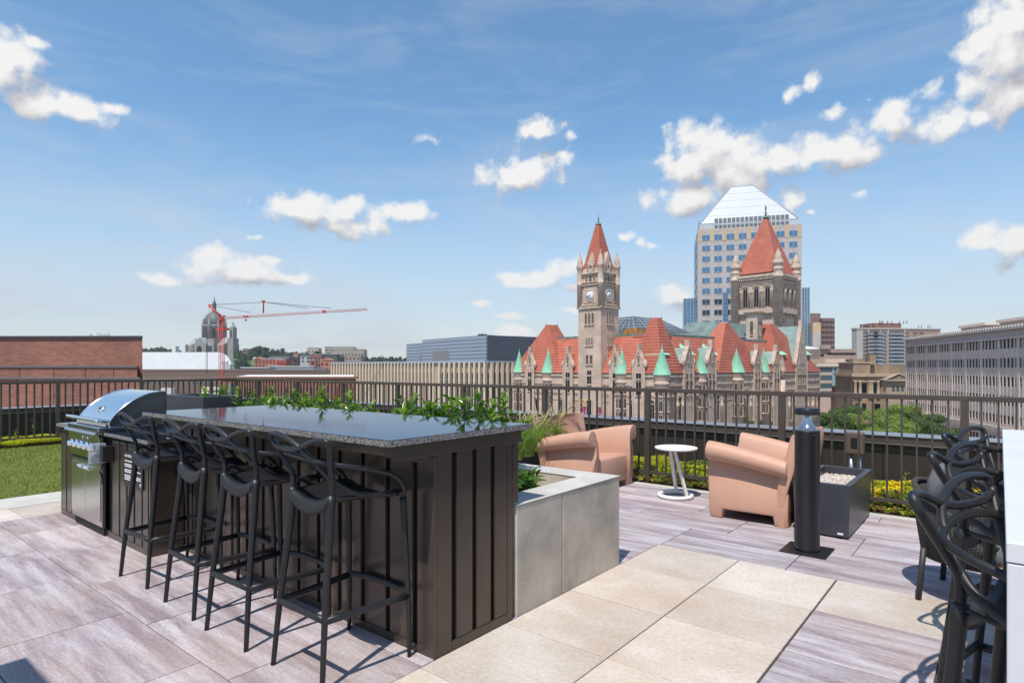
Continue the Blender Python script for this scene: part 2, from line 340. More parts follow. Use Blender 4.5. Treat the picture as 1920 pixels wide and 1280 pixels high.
# air-bubble pits in the cast concrete
def pits(m):
    nt = m.node_tree; b = nt.nodes['Principled BSDF']; L = nt.links; src = b.inputs['Base Color'].links[0].from_socket
    tc = nt.nodes.new('ShaderNodeTexCoord'); v = nt.nodes.new('ShaderNodeTexVoronoi'); v.inputs['Scale'].default_value = 16; L.new(tc.outputs['Object'], v.inputs['Vector'])
    cr = nt.nodes.new('ShaderNodeMapRange'); cr.inputs[1].default_value = .035; cr.inputs[2].default_value = .085; L.new(v.outputs['Distance'], cr.inputs[0])
    n = nt.nodes.new('ShaderNodeTexNoise'); n.inputs['Scale'].default_value = 6; L.new(tc.outputs['Object'], n.inputs['Vector'])
    th = nt.nodes.new('ShaderNodeMath'); th.operation = 'LESS_THAN'; th.inputs[1].default_value = .5; L.new(n.outputs['Fac'], th.inputs[0])
    mxx = nt.nodes.new('ShaderNodeMath'); mxx.operation = 'MAXIMUM'; L.new(cr.outputs[0], mxx.inputs[0]); L.new(th.outputs[0], mxx.inputs[1])
    L.new(mixcol(nt, mxx.outputs[0], (.07,.06,.05), src), b.inputs['Base Color'])
pits(M_CON)
M_CONL = mat('light_concrete', (.46,.44,.40), .85, 0, .14, 3, bump=.2, bscale=80, detail=10)
M_BED = mat('joint_bed', (.05,.045,.04), .95)
def build_paving():
    tiles = []   # x0,x1,y0,y1,matindex
    def row(y0, y1, xa, xb, x0, w, mi, g=.003):
        x = x0
        while x > xa: x -= w
        while x < xb-1e-4:
            a = max(x, xa); b = min(x+w, xb)
            if b-a > .03: tiles.append((a+g, b-g, y0+g, y1-g, mi))
            x += w
    y = 1.251-.61*9; k = 1
    while y < 7:
        y1 = y+.61; off = -6.147 if k % 2 == 0 else -5.515
        if y1 <= 4.2: row(y, min(y1, 4.28), -6.79, -2.03, off, .888, 0)
        y = y1; k += 1
    # behind the island (left), purple up to the strip of sedum
    yy = 1.251+.61*4
    k = 0
    rows = [(3.691, 4.28, -1.1), (4.28, 4.893, -1.117), (4.893, 5.49, -1.72), (5.49, 6.10, -1.3), (6.10, 6.33, -1.72)]
    row(3.691, 4.28, -6.79, -2.03, -2.6, .888, 0)
    for (a, b, o) in rows[1:]: row(a, b, -6.79, 4, o, .895, 0)
    # beige walk
    for i in range(-8, 7):
        a = 4.28-.608*(i+1); b = 4.28-.608*i
        if i < 0: continue
        row(a, b, -2.03, -.812, -2.03, .609, 1)
    for i in range(0, 12):
        a = 4.28-.608*(i+1); b = 4.28-.608*i
        row(a, b, -.806, -.22, -.806, .6, 1 if i == 0 else 0)
        row(a, b, -.208, 4, -.208, .895 if i else .7, 1 if i == 0 else 0)
    # left beige band by the turf
    y = -4
    while y < 6.2: row(y, y+.908, -7.36, -6.79, -7.36, .57, 1); y += .908
    me = bpy.data.meshes.new('paving'); vs = []; fs = []; mi = []; tone = []
    for t in tiles:
        a, b, c, d, k = t; e = .0025; n = len(vs); z0 = -.05; dz = random.uniform(-.0012, .0012)
        vs += [(a,c,z0),(b,c,z0),(b,d,z0),(a,d,z0),(a,c,-e+dz),(b,c,-e+dz),(b,d,-e+dz),(a,d,-e+dz),(a+e,c+e,dz),(b-e,c+e,dz),(b-e,d-e,dz),(a+e,d-e,dz)]
        for f in [(0,1,5,4),(1,2,6,5),(2,3,7,6),(3,0,4,7),(4,5,9,8),(5,6,10,9),(6,7,11,10),(7,4,8,11),(8,9,10,11)]:
            fs.append([n+i for i in f]); mi.append(k)
        tn = (random.random(), random.random(), random.random(), 1); tone += [tn]*12
    me.from_pydata(vs, [], fs); me.materials.append(M_PUR); me.materials.append(M_BEI); me.polygons.foreach_set('material_index', mi)
    at = me.color_attributes.new('tone', 'FLOAT_COLOR', 'POINT')
    for i, t in enumerate(tone): at.data[i].color = t
    me.update(); o = bpy.data.objects.new('paving', me); COL.objects.link(o); o.rotation_euler = (0,0,DROT); tag(o, kind='structure')
    b = MB().box(-7.9, 4, -6, 6.5, -.3, -.03); o = b.build('deck_bed', M_BED); o.rotation_euler = (0,0,DROT); tag(o, kind='structure')
    kb = MB().box(-7.9, 4, 6.335, 6.44, -.028, .004).box(-7.93, -7.365, -5, 6.33, -.028, .003); o = kb.build('kerb', M_CONL, bevel=.004); o.rotation_euler = (0,0,DROT); tag(o, kind='structure')
build_paving()
# ---- artificial lawn
M_TURF = mat('turf', (.12,.15,.016), .9, 0, .3, 2.0, bump=.8, bscale=160, detail=10, col2=(.15,.19,.03))
M_TURF2 = mat('turf_blade', (.16,.205,.02), .7, 0, .35, .8, col2=(.25,.29,.05))
def build_turf():
    o = MB().box(-12.95, -7.935, -6, 5.3, -.2, -.012).build('lawn', M_TURF); o.rotation_euler = (0,0,DROT); tag(o, kind='structure')
    b = MB(); rnd = random.Random(3)
    vs = []; fs = []
    for i in range(60000):
        x = rnd.uniform(-12.9, -7.95); y = rnd.uniform(.0, 4.6) if rnd.random() < .9 else rnd.uniform(-2, 5.2)
        a = rnd.uniform(0, 6.28); h = rnd.uniform(.014, .032); w = .004; dx = math.cos(a)*w; dy = math.sin(a)*w; lx = rnd.uniform(-.014,.014); ly = rnd.uniform(-.014,.014)
        n = len(vs); vs += [(x-dx,y-dy,-.014),(x+dx,y+dy,-.014),(x+lx,y+ly,-.014+h)]; fs.append((n,n+1,n+2))
    me = bpy.data.meshes.new('grass'); me.from_pydata(vs, [], fs); me.materials.append(M_TURF2); o = bpy.data.objects.new('grass', me); COL.objects.link(o); o.rotation_euler = (0,0,DROT)
    tag(o, 'short green artificial grass covering the roof lawn at left', 'grass', kind='stuff')
build_turf()
# ---- soil + sedum strip
M_SOIL = mat('soil', (.07,.045,.03), .95, 0, .4, 12, bump=.8, bscale=40)
o = MB().box(-14.1, 5, 6.445, 7.62, -.25, -.01).box(-14.1, -12.955, -6, 6.44, -.25, -.012).box(-12.955,-7.935,5.305,6.44,-.25,-.015).build('soil', M_SOIL); o.rotation_euler = (0,0,DROT); tag(o, kind='structure')
def leafmat(name, c1, c2, rough=.45, tr=.35):
    m = mat(name, c1, rough, 0, 0, 5, col2=c2, contrast=(.3,.7)); nt = m.node_tree; b = nt.nodes['Principled BSDF']; L = nt.links; out = nt.nodes['Material Output']
    b.inputs['Specular IOR Level'].default_value = .4
    if tr:
        t = nt.nodes.new('ShaderNodeBsdfTranslucent'); src = b.inputs['Base Color'].links[0].from_socket; hs = nt.nodes.new('ShaderNodeHueSaturation'); hs.inputs['Value'].default_value = 1.5; hs.inputs['Saturation'].default_value = 1.1; L.new(src, hs.inputs['Color']); L.new(hs.outputs[0], t.inputs[0])
        mx = nt.nodes.new('ShaderNodeMixShader'); mx.inputs[0].default_value = tr; L.new(b.outputs[0], mx.inputs[1]); L.new(t.outputs[0], mx.inputs[2]); L.new(mx.outputs[0], out.inputs[0])
    return m
M_SED = [leafmat('sedum_yellow', (.36,.42,.02), (.52,.50,.04)), leafmat('sedum_green', (.13,.22,.03), (.22,.32,.05)), leafmat('sedum_red', (.17,.07,.04), (.26,.15,.07)), leafmat('sedum_flower', (.72,.50,.01), (.85,.66,.02), tr=.2)]
def build_sedum():
    rnd = random.Random(11); vs = []; fs = []; mi = []
    def tuft(x, y, h, k):
        n0 = 7
        for i in range(n0):
            a = rnd.uniform(0, 6.28); r = rnd.uniform(.003,.028); px = x+math.cos(a)*r; py = y+math.sin(a)*r; z = h*rnd.uniform(.55,1.08)-.01
            s = rnd.uniform(.008,.017); b = rnd.uniform(0,6.28); t = rnd.uniform(-.8,.8)
            ux = Vector((math.cos(b), math.sin(b), t*.5))*s; w = Vector((-math.sin(b), math.cos(b), rnd.uniform(-.6,.6)))*s*.6; c = Vector((px,py,z)); n = len(vs)
            vs.extend([c-ux, c-w, c+ux, c+w]); fs.append((n,n+1,n+2,n+3)); mi.append(k)
    def kind(x, y, vis):
        v = mnoise.noise(Vector((x*.9, y*2.0, 3)))+rnd.uniform(-.25,.25)
        if x > -1.2 and y > 6.75 and mnoise.noise(Vector((x*2.2,y*2.2,9))) > -.05 and rnd.random() < .75: return 3
        edge = (y-6.45) if vis else 9
        if edge < .3 and rnd.random() < .62: return 2 if rnd.random() < .55 else 1
        return 0 if v > -.18 else (1 if rnd.random() < .8 else 2)
    for i in range(15500):
        x = rnd.uniform(-4.9, .8); y = 6.45+1.1*rnd.random()**.8
        e = min(1, (y-6.44)/.35); h = (.05+.13*e*(.65+.6*mnoise.noise(Vector((x*3,y*3,0)))))
        if mnoise.noise(Vector((x*1.7, y*1.7, 5))) < -.42: continue
        tuft(x, y, h, kind(x, y, True))
    for i in range(9000):
        x = rnd.uniform(-13.95, -12.86); y = rnd.uniform(1.6, 5.6); h = .05+.09*(.6+.6*mnoise.noise(Vector((x*3,y*3,0))))
        tuft(x, y, h, kind(x, y, False) if rnd.random() < .8 else 0)
    for i in range(2500):
        x = rnd.uniform(-9, -4.9); y = rnd.uniform(6.45, 7.5); tuft(x, y, .12, kind(x, y, True))
    me = bpy.data.meshes.new('sedum'); me.from_pydata([tuple(v) for v in vs], [], fs)
    for m in M_SED: me.materials.append(m)
    me.polygons.foreach_set('material_index', mi); o = bpy.data.objects.new('sedum', me); COL.objects.link(o); o.rotation_euler = (0,0,DROT)
    tag(o, 'low yellow and green sedum ground cover along the railing', 'ground cover', kind='stuff')
build_sedum()
# ---- railing
M_BRZ = mat('bronze_paint', (.082,.064,.053), .42, .25, .12, 4)
M_BLK = mat('black_paint', (.018,.017,.017), .45, .1)
def build_rail():
    t = dthing('railing', 'dark bronze metal railing with thin pickets running round the roof edge', 'railing', -13.2, 6.55)
    M = MB
    b = MB().box(0, 18, -.028, .028, 1.055, 1.10).box(-.028, .028, -13, -.029, 1.055, 1.10); b.build('top_rail', M_BRZ, t, bevel=.003)
    b = MB().box(.03, 18, -.016, .016, .095, .13).box(-.016, .016, -13, -.03, .095, .13); b.build('bottom_rail', M_BRZ, t, bevel=.002)
    xs = [13.2-.24-1.5*k for k in range(-3, 9)]
    pk = []; pl = []
    for x in xs+[0.0]:
        p = MB().box(-.03, .03, -.03, .03, -.02, 1.054).box(-.006,.006,-.0315,-.0302,1.0,1.012).box(-.006,.006,-.0315,-.0302,.975,.987); o = p.build('post', M_BRZ, t, (x, 0, 0), bevel=.003)
    ys = [3.29-6.55+1.36*k for k in range(-5, 3)]
    for y in ys: MB().box(-.03, .03, -.03, .03, -.02, 1.054).build('post', M_BRZ, t, (0, y, 0), bevel=.003)
    # pickets: 12 between posts; the 100 that show largest stay separate
    proto = None; cand = []
    for x in xs:
        for i in range(1, 13):
            xx = x-1.5+i*1.5/13
            if xx > .05: cand.append((xx, 0))
    for y in ys:
        for i in range(1, 12):
            yy = y+i*1.36/12
            if yy < -.05: cand.append((0, yy))
    def dist(c): return (dk(-13.2+c[0], 6.55+c[1])).length if dk(-13.2+c[0], 6.55+c[1]).x/dk(-13.2+c[0], 6.55+c[1]).y < .9 else 99
    cand.sort(key=dist)
    me = None
    for c in cand[:100]:
        if proto is None: proto = MB().box(-.0075, .0075, -.0125, .0125, .131, 1.054).build('picket', M_BRZ, t, (c[0], c[1], 0)); continue
        q = proto.copy(); COL.objects.link(q); q.location = (c[0], c[1], 0)
    b = MB()
    for c in cand[100:]: b.box(c[0]-.0075, c[0]+.0075, c[1]-.0125, c[1]+.0125, .131, 1.054)
    tag(b.build('pickets', M_BRZ, t), 'remaining thin pickets of the far railing', kind='stuff')
build_rail()
# ---- parapet of the roof
M_PAN = bandmat('parapet_panel', (.040,.033,.030), (.016,.014,.013), .30, .06, axis=3, rough=.5, metal=.2, bump=.3)
M_COP = mat('coping_metal', (.30,.31,.34), .35, .6)
def build_parapet():
    t = dthing('parapet', 'dark panelled roof parapet with a metal coping behind the railing', 'parapet', -14.2, 7.65)
    MB().box(.06, 20, 0, .3, -1.2, .52).box(-.3, .06, -14.5, .3, -1.2, .50).build('wall', M_PAN, t)
    MB().box(.04, 20, -.035, .34, .525, .605).box(-.34, .1, -14.5, .34, .505, .585).build('coping', M_BRZ, t, bevel=.004)
    MB().box(.02, 20, -.05, .36, .607, .613).box(-.36, .12, -14.5, .36, .587, .593).build('coping_cap', M_COP, t)
    MB().box(.10, 20, -.055, -.037, .520, .527).box(.102, .118, -14.5, -.06, .50, .506).build('drip_edge', M_COP, t)
    b = MB().box(-14.2, 6, -7, 7.9, -22.5, -.31); o = b.build('own_building', M_PAN); o.rotation_euler = (0,0,DROT)
    tag(o, 'building under the roof terrace, its top carrying the deck', 'building')
build_parapet()
# ---- outlet pedestal
def build_outlet():
    x = dX(1603, 7.0); t = dthing('outlet_pedestal', 'small brown electrical outlet box on two grey conduits behind the railing', 'outlet box', x, 7.0)
    m = mat('outlet_brown', (.12,.085,.065), .5)
    MB().box(-.085,.085,-.05,.05,.46,.69).build('box', m, t, bevel=.018, seg=3)
    MB().box(-.03,.03,-.058,-.049,.53,.635).build('cover', M_BLK, t, bevel=.004)
    for xx in (-.035, .04): MB().tube([(xx,0,-.02),(xx,0,.46)], .019, 12).build('conduit', mat('conduit', (.33,.36,.38), .35, .7), t)
build_outlet()
# ---- concrete planter
M_GRV = mat('gravel_stone', (.28,.21,.17), .8, 0, 0, 38, col2=(.68,.62,.58), contrast=(.35,.65))
def pebbles(b, x0, x1, y0, y1, z, n, rnd, r=(.012,.026)):
    ico = bmesh.new(); bmesh.ops.create_icosphere(ico, subdivisions=1, radius=1); V = [v.co.copy() for v in ico.verts]; Fc = [tuple(v.index for v in f.verts) for f in ico.faces]; ico.free()
    for i in range(n):
        s = rnd.uniform(*r); c = Vector((rnd.uniform(x0,x1), rnd.uniform(y0,y1), z+rnd.uniform(-.004,.010))); q = Matrix.Rotation(rnd.uniform(0,6.28), 3, 'Z') @ Matrix.Rotation(rnd.uniform(-.5,.5), 3, 'X')
        b.add([c+q @ Vector((v.x*s*1.25, v.y*s*.85, v.z*s*.62)) for v in V], Fc, 0, True)
def build_conc():
    t = dthing('concrete_planter', 'long cast concrete planter filled with gravel behind the bar island', 'planter', -2.03, 3.68)
    L0 = -3.4
    b = MB().box(-.2, 0, -.69, 0, -.03, .6).box(-.2, 0, -1.135, -.696, -.03, .6); b.build('end_wall', M_CON, t, bevel=.008)
    b = MB(); b.box(-1.2, -.203, -.2, 0, -.03, .598)
    x = -1.206
    while x > L0: b.box(x-1.2, x, -.2, 0, -.03, .598); x -= 1.206
    b.build('back_wall', M_CON, t, bevel=.008)
    b = MB().box(L0-.6, -.203, -1.135, -.95, -.03, .55); b.build('front_wall', M_CON, t)
    MB().box(-.204,.004,-1.139,.004,.601,.606).box(L0-.6,-.206,-.204,.004,.599,.604).build('cap_wash', M_CONL, t, bevel=.002)
    MB().box(L0-.6, -.2, -.95, -.2, -.03, .44).build('soil_fill', M_SOIL, t)
    rnd = random.Random(5); b = MB(); pebbles(b, -2.2, -.21, -.95, -.21, .452, 2600, rnd); g = b.build('gravel', M_GRV, fix=False); g.location = dk(-2.03, 3.68); g.rotation_euler = (0,0,DROT)
    tag(g, 'pinkish grey gravel filling the concrete planter', 'gravel', kind='stuff')
build_conc()
# ---- slate planter with gravel
M_SLT = mat('slate_fibre', (.060,.064,.078), .38, .3, .06, 2)
def slate(name, label, x0, x1, y0, y1, h, gravel=True):
    t = dthing(name, label, 'planter', x0, y0); w = x1-x0; l = y1-y0
    b = MB(); e = .045
    b.frust((.01,w-.01,.01,l-.01),(0,w,0,l),.015,h-.0,0)
    # hollow rim
    b = MB(); vs = [(.015,.015,.012),(w-.015,.015,.012),(w-.015,l-.015,.012),(.015,l-.015,.012),(0,0,h),(w,0,h),(w,l,h),(0,l,h),(e,e,h),(w-e,e,h),(w-e,l-e,h),(e,l-e,h),(e,e,h-.12),(w-e,e,h-.12),(w-e,l-e,h-.12),(e,l-e,h-.12)]
    fs = [(3,2,1,0)]+[(i,(i+1)%4,4+(i+1)%4,4+i) for i in range(4)]+[(4+i,4+(i+1)%4,8+(i+1)%4,8+i) for i in range(4)]+[(8+i,8+(i+1)%4,12+(i+1)%4,12+i) for i in range(4)]+[(12,13,14,15)]
    b.add(vs, fs); b.build('shell', M_SLT, t, bevel=.004)
    return t, w, l
t, w, l = slate('slate_planter', 'low slate grey rectangular planter of gravel beside the black bollard', -1.325, -.905, 5.30, 6.30, .425)
MB().box(w-.09, w-.05, -.0045, -.0005, .035, .05).build('maker_tag', mat('tag_white', (.7,.7,.7), .5), t)
b = MB(); pebbles(b, .05, w-.05, .05, l-.05, .345, 1500, random.Random(8), (.010,.021)); g = b.build('gravel', M_GRV, fix=False); g.location = dk(-1.325,5.30); g.rotation_euler = (0,0,DROT); tag(g, 'pinkish grey gravel in the slate planter by the bollard', 'gravel', kind='stuff')
t, w, l = slate('slate_planter', 'slate grey planter full of long grass and lilies behind the left armchair', -4.85, -4.18, 4.5, 5.9, .52); MB().box(.05,w-.05,.05,l-.05,.38,.43).build('soil_fill', M_SOIL, t)
t, w, l = slate('slate_planter', 'tall dark blue grey planter box standing behind the grill hood', dX(312,2.75), dX(381,2.75), 2.75, 3.15, dZ(744, dX(381,2.75), 2.75)); MB().box(.05,w-.05,.05,l-.05,.8,.86).build('soil_fill', M_SOIL, t)
# ---- bollard
def build_bollard():
    t = dthing('bollard_light', 'black cylindrical bollard light with a clear lens on a square base plate', 'bollard', -1.105, 4.82)
    mb = mat('bollard_black', (.014,.014,.016), .38, .1, .1, 30)
    MB().box(-.155,.155,-.155,.155,.001,.009).build('base_plate', mb, t, bevel=.002)
    MB().lathe([(.088,.0095),(.085,.02),(.085,.875),(.0865,.878),(.0865,.886)], seg=48).build('body', mb, t)
    MB().lathe([(.0,1.003),(.086,1.003),(.0865,1.006),(.0865,1.043),(.083,1.048),(0,1.05)], seg=48).build('cap', mb, t)
    g = bpy.data.materials.new('clear_lens'); g.use_nodes = True; bb = g.node_tree.nodes['Principled BSDF']; bb.inputs['Alpha'].default_value = .22; bb.inputs['Roughness'].default_value = .05; bb.inputs['Base Color'].default_value = (.30,.28,.26,1)
    MB().lathe([(.0835,.8865),(.0835,1.0025)], seg=48, cap=False).build('lens', g, t)
    ch = mat('chrome', (.62,.66,.72), .12, 1)
    MB().lathe([(.078,.888),(.06,.905),(.04,.935),(.028,.965),(.022,1.002)], seg=48, cap=False).build('reflector', ch, t)
    for a in (-2.2, -.9): MB().lathe([(0,0),(.004,0),(.004,.003),(0,.003)], seg=10).build('screw', ch, t, (.088*math.cos(a), .088*math.sin(a), .03 if a < -1 else .86))
build_bollard()
# ---- side table
def build_side():
    t = dthing('side_table', 'small round white side table with a ring base between the pink armchairs', 'side table', -2.60, 5.90)
    mw = mat('white_enamel', (.74,.72,.68), .4)
    MB().lathe([(0,.505),(.20,.505),(.212,.510),(.214,.525),(.205,.525),(.202,.517),(0,.517)], seg=64).build('top', mw, t)
    pts = [(-.02+.165*math.cos(a), .03+.165*math.sin(a), .022) for a in [2*math.pi*i/48 for i in range(48)]]
    MB().tube(pts, .021, 12, closed=True).build('base_ring', mw, t)
    for (a, b) in (((-.075,.02,.505),(-.06,.15,.02)), ((-.01,-.02,.505),(.125,-.01,.02))):
        A = Vector(a); B = Vector(b); w = Vector((.019,-.012,0)); th = Vector((.004,.009,0))
        MB().add([A-w-th,A+w-th,A+w+th,A-w+th,B-w-th,B+w-th,B+w+th,B-w+th],[(0,1,2,3),(7,6,5,4),(0,4,5,1),(1,5,6,2),(2,6,7,3),(3,7,4,0)]).build('leg', mw, t, bevel=.003)
build_side()
# ---- armchairs (moulded, rolled arms): local front = +x, width along y
def build_armchair():
    mp = mat('salmon_plastic', (.50,.285,.20), .55, 0, .05, 3, bump=.08, bscale=90)
    t = dthing('armchair', 'salmon pink moulded armchair facing the table, its front towards the camera', 'armchair', -3.66, 5.86, group='salmon pink moulded armchairs')
    # arm: section (y outward, z) morphing from front (x=.36) to back (x=-.36)
    def arm(sgn):
        vs = []; fs = []; n = None; NX = 14
        for i in range(NX+1):
            u = i/NX; x = .36-.68*u
            top = .60-.115*u**1.3; rr = .086-.010*u; yc = .452; bow = .012*math.sin(u*math.pi)
            sec = [(.452+bow, 0), (.462+bow, .12), (.450+bow, .28), (.412+bow, .42*top/.6), (.398, top-rr*1.0)]
            for k in range(11):
                a = R(-92+k*(272/10)); sec.append((yc+rr*math.cos(a)*1.0, top+rr*math.sin(a)))
            sec += [(.345, top-.04), (.335, .42), (.330, .32), (.33, 0)]
            n = len(sec)
            fl = .035*math.sin(min(1, (1-u)*6)*math.pi/2) if False else 0
            for (y, z) in sec:
                xx = x
                if i == 0: xx = x + (-.02 if z < .3 else 0) + .018*math.sin(min(1, z/.6)*math.pi)
                vs.append((xx, sgn*y, z))
        for i in range(NX):
            for k in range(n):
                l = (k+1) % n; fs.append((i*n+k, i*n+l, (i+1)*n+l, (i+1)*n+k))
        fs.append(tuple(range(n))); fs.append(tuple(NX*n+k for k in range(n)))
        b = MB(); b.add(vs, fs, 0, True); o = b.build('armrest', mp, t)
        # cut the arch between the feet
        return o
    def arch(o):
        cb = MB().prism([(-.22,-.05),(.245,-.05),(.225,.085),(-.20,.085)], -1, 1, 'y'); c = cb.build('cutter', mp)
        bpy.context.view_layer.objects.active = o
        md = o.modifiers.new('b', 'BOOLEAN'); md.operation = 'DIFFERENCE'; md.solver = 'EXACT'; c.matrix_world = o.matrix_world.copy() if False else Matrix.Identity(4); md.object = c
        c.parent = t; bpy.context.view_layer.update()
        me = bpy.data.meshes.new_from_object(o.evaluated_get(bpy.context.evaluated_depsgraph_get())); o.modifiers.clear(); o.data = me; bpy.data.objects.remove(c)
    for s in (1, -1):
        o = arm(s); bpy.context.view_layer.update(); arch(o)
        md = o.modifiers.new('bevel', 'BEVEL'); md.width = .010; md.segments = 3; md.limit_method = 'ANGLE'; md.angle_limit = R(50)
        for p in o.data.polygons: p.use_smooth = True
        es = o.modifiers.new('split', 'EDGE_SPLIT'); es.split_angle = R(42)
    # seat block with a softly bowed front
    sec = [(.335,.07),(.352,.16),(.348,.28),(.335,.345),(.31,.365),(.1,.35),(-.2,.335),(-.24,.33),(-.24,.07)]
    b = MB(); b.prism(sec, -.332, .332, 'y', 0, True); o = b.build('seat', mp, t, bevel=.008, seg=3); es = o.modifiers.new('split','EDGE_SPLIT'); es.split_angle = R(40)
    # feet under the front are part of the arms; back shell: leaning slab with waist
    prof = [(-.235,.30),(-.25,.40),(-.30,.58),(-.345,.765),(-.36,.785),(-.385,.785),(-.40,.765),(-.395,.62),(-.36,.45),(-.31,.28),(-.29,.12),(-.30,0),(-.24,0),(-.24,.08)]
    NX = 18; vs = []; fs = []; n = len(prof)
    for i in range(NX+1):
        u = i/NX*2-1; y = .47*u; c = 1-u*u
        for (x, z) in prof:
            ww = 1.0+.04*max(0, (z-.3))-.03*math.sin(min(1,z/.35)*math.pi)
            zz = z+(.012*c if z > .6 else 0); xx = x-(.035*c if (x > -.35 and z > .3) else 0)
            vs.append((xx, y*ww, zz))
    for i in range(NX):
        for k in range(n): l = (k+1) % n; fs.append((i*n+k, i*n+l, (i+1)*n+l, (i+1)*n+k))
    fs.append(tuple(range(n))); fs.append(tuple(NX*n+k for k in range(n)))
    b = MB(); b.add(vs, fs, 0, True); o = b.build('backrest', mp, t); bpy.context.view_layer.update()
    cb = MB().prism([(-.34,-.05),(.34,-.05),(.31,.085),(-.31,.085)], -.6, -.2, 'x'); c = cb.build('cutter', mp); c.parent = t
    md = o.modifiers.new('b','BOOLEAN'); md.operation = 'DIFFERENCE'; md.solver = 'EXACT'; md.object = c; bpy.context.view_layer.update()
    me = bpy.data.meshes.new_from_object(o.evaluated_get(bpy.context.evaluated_depsgraph_get())); o.modifiers.clear(); o.data = me; bpy.data.objects.remove(c)
    for p in o.data.polygons: p.use_smooth = True
    md = o.modifiers.new('bevel','BEVEL'); md.width = .008; md.segments = 3; md.limit_method = 'ANGLE'; md.angle_limit = R(50)
    es = o.modifiers.new('split','EDGE_SPLIT'); es.split_angle = R(42)
    return t
ac = build_armchair()
a2 = copy_tree(ac); a2.location = dk(-1.70, 5.83); a2.rotation_euler = (0,0,DROT+math.pi)
a2['label'] = 'salmon pink moulded armchair half hidden behind the black bollard, its side towards the camera'
# ================= BAR ISLAND =================
M_CLAD = mat('bronze_cladding', (.095,.075,.063), .26, .55, .10, 3, bump=.03, bscale=3)
M_GAP = mat('seam_shadow_gap', (.008,.007,.006), .7)
M_SS = mat('stainless', (.52,.51,.50), .24, 1.0, .06, 3, stretch=(1,1,30))
M_SSP = mat('polished_stainless', (.88,.89,.90), .12, 1.0)
def granite():
    m = mat('granite', (.03,.035,.05), .05); nt = m.node_tree; b = nt.nodes['Principled BSDF']; L = nt.links
    tc = nt.nodes.new('ShaderNodeTexCoord'); v = nt.nodes.new('ShaderNodeTexVoronoi'); v.inputs['Scale'].default_value = 130; L.new(tc.outputs['Object'], v.inputs['Vector'])
    n = nt.nodes.new('ShaderNodeTexNoise'); n.inputs['Scale'].default_value = 55; n.inputs['Detail'].default_value = 6; L.new(tc.outputs['Object'], n.inputs['Vector'])
    cr = nt.nodes.new('ShaderNodeValToRGB'); L.new(v.outputs['Color'], cr.inputs[0]); e = cr.color_ramp.elements; e[0].position = .25; e[0].color = (.008,.010,.016,1); e[1].position = .95; e[1].color = (.13,.14,.17,1); q = e.new(.6); q.color = (.025,.032,.05,1)
    mr = nt.nodes.new('ShaderNodeMapRange'); mr.inputs[1].default_value = .4; mr.inputs[2].default_value = .6; L.new(n.outputs['Fac'], mr.inputs[0])
    L.new(mixcol(nt, mr.outputs[0], cr.outputs[0], (.028,.034,.05)), b.inputs['Base Color'])
    mr2 = nt.nodes.new('ShaderNodeMapRange'); mr2.inputs[3].default_value = .03; mr2.inputs[4].default_value = .07; L.new(n.outputs['Fac'], mr2.inputs[0]); L.new(mr2.outputs[0], b.inputs['Roughness'])
    b.inputs['IOR'].default_value = 1.6; b.inputs['Metallic'].default_value = .85; b.inputs['Specular Tint'].default_value = (.42,.56,.78,1)
    bp = nt.nodes.new('ShaderNodeBump'); bp.inputs['Strength'].default_value = .04; bp.inputs['Distance'].default_value = .002; L.new(n.outputs['Fac'], bp.inputs['Height']); L.new(bp.outputs[0], b.inputs['Normal'])
    return m
M_GRN = granite()
M_GRE = mat('granite_edge', (.06,.058,.058), .75, 0, 0, 110, col2=(.30,.285,.27), contrast=(.38,.62), bump=.7, bscale=120)
X0, Y0 = -4.70, 1.935
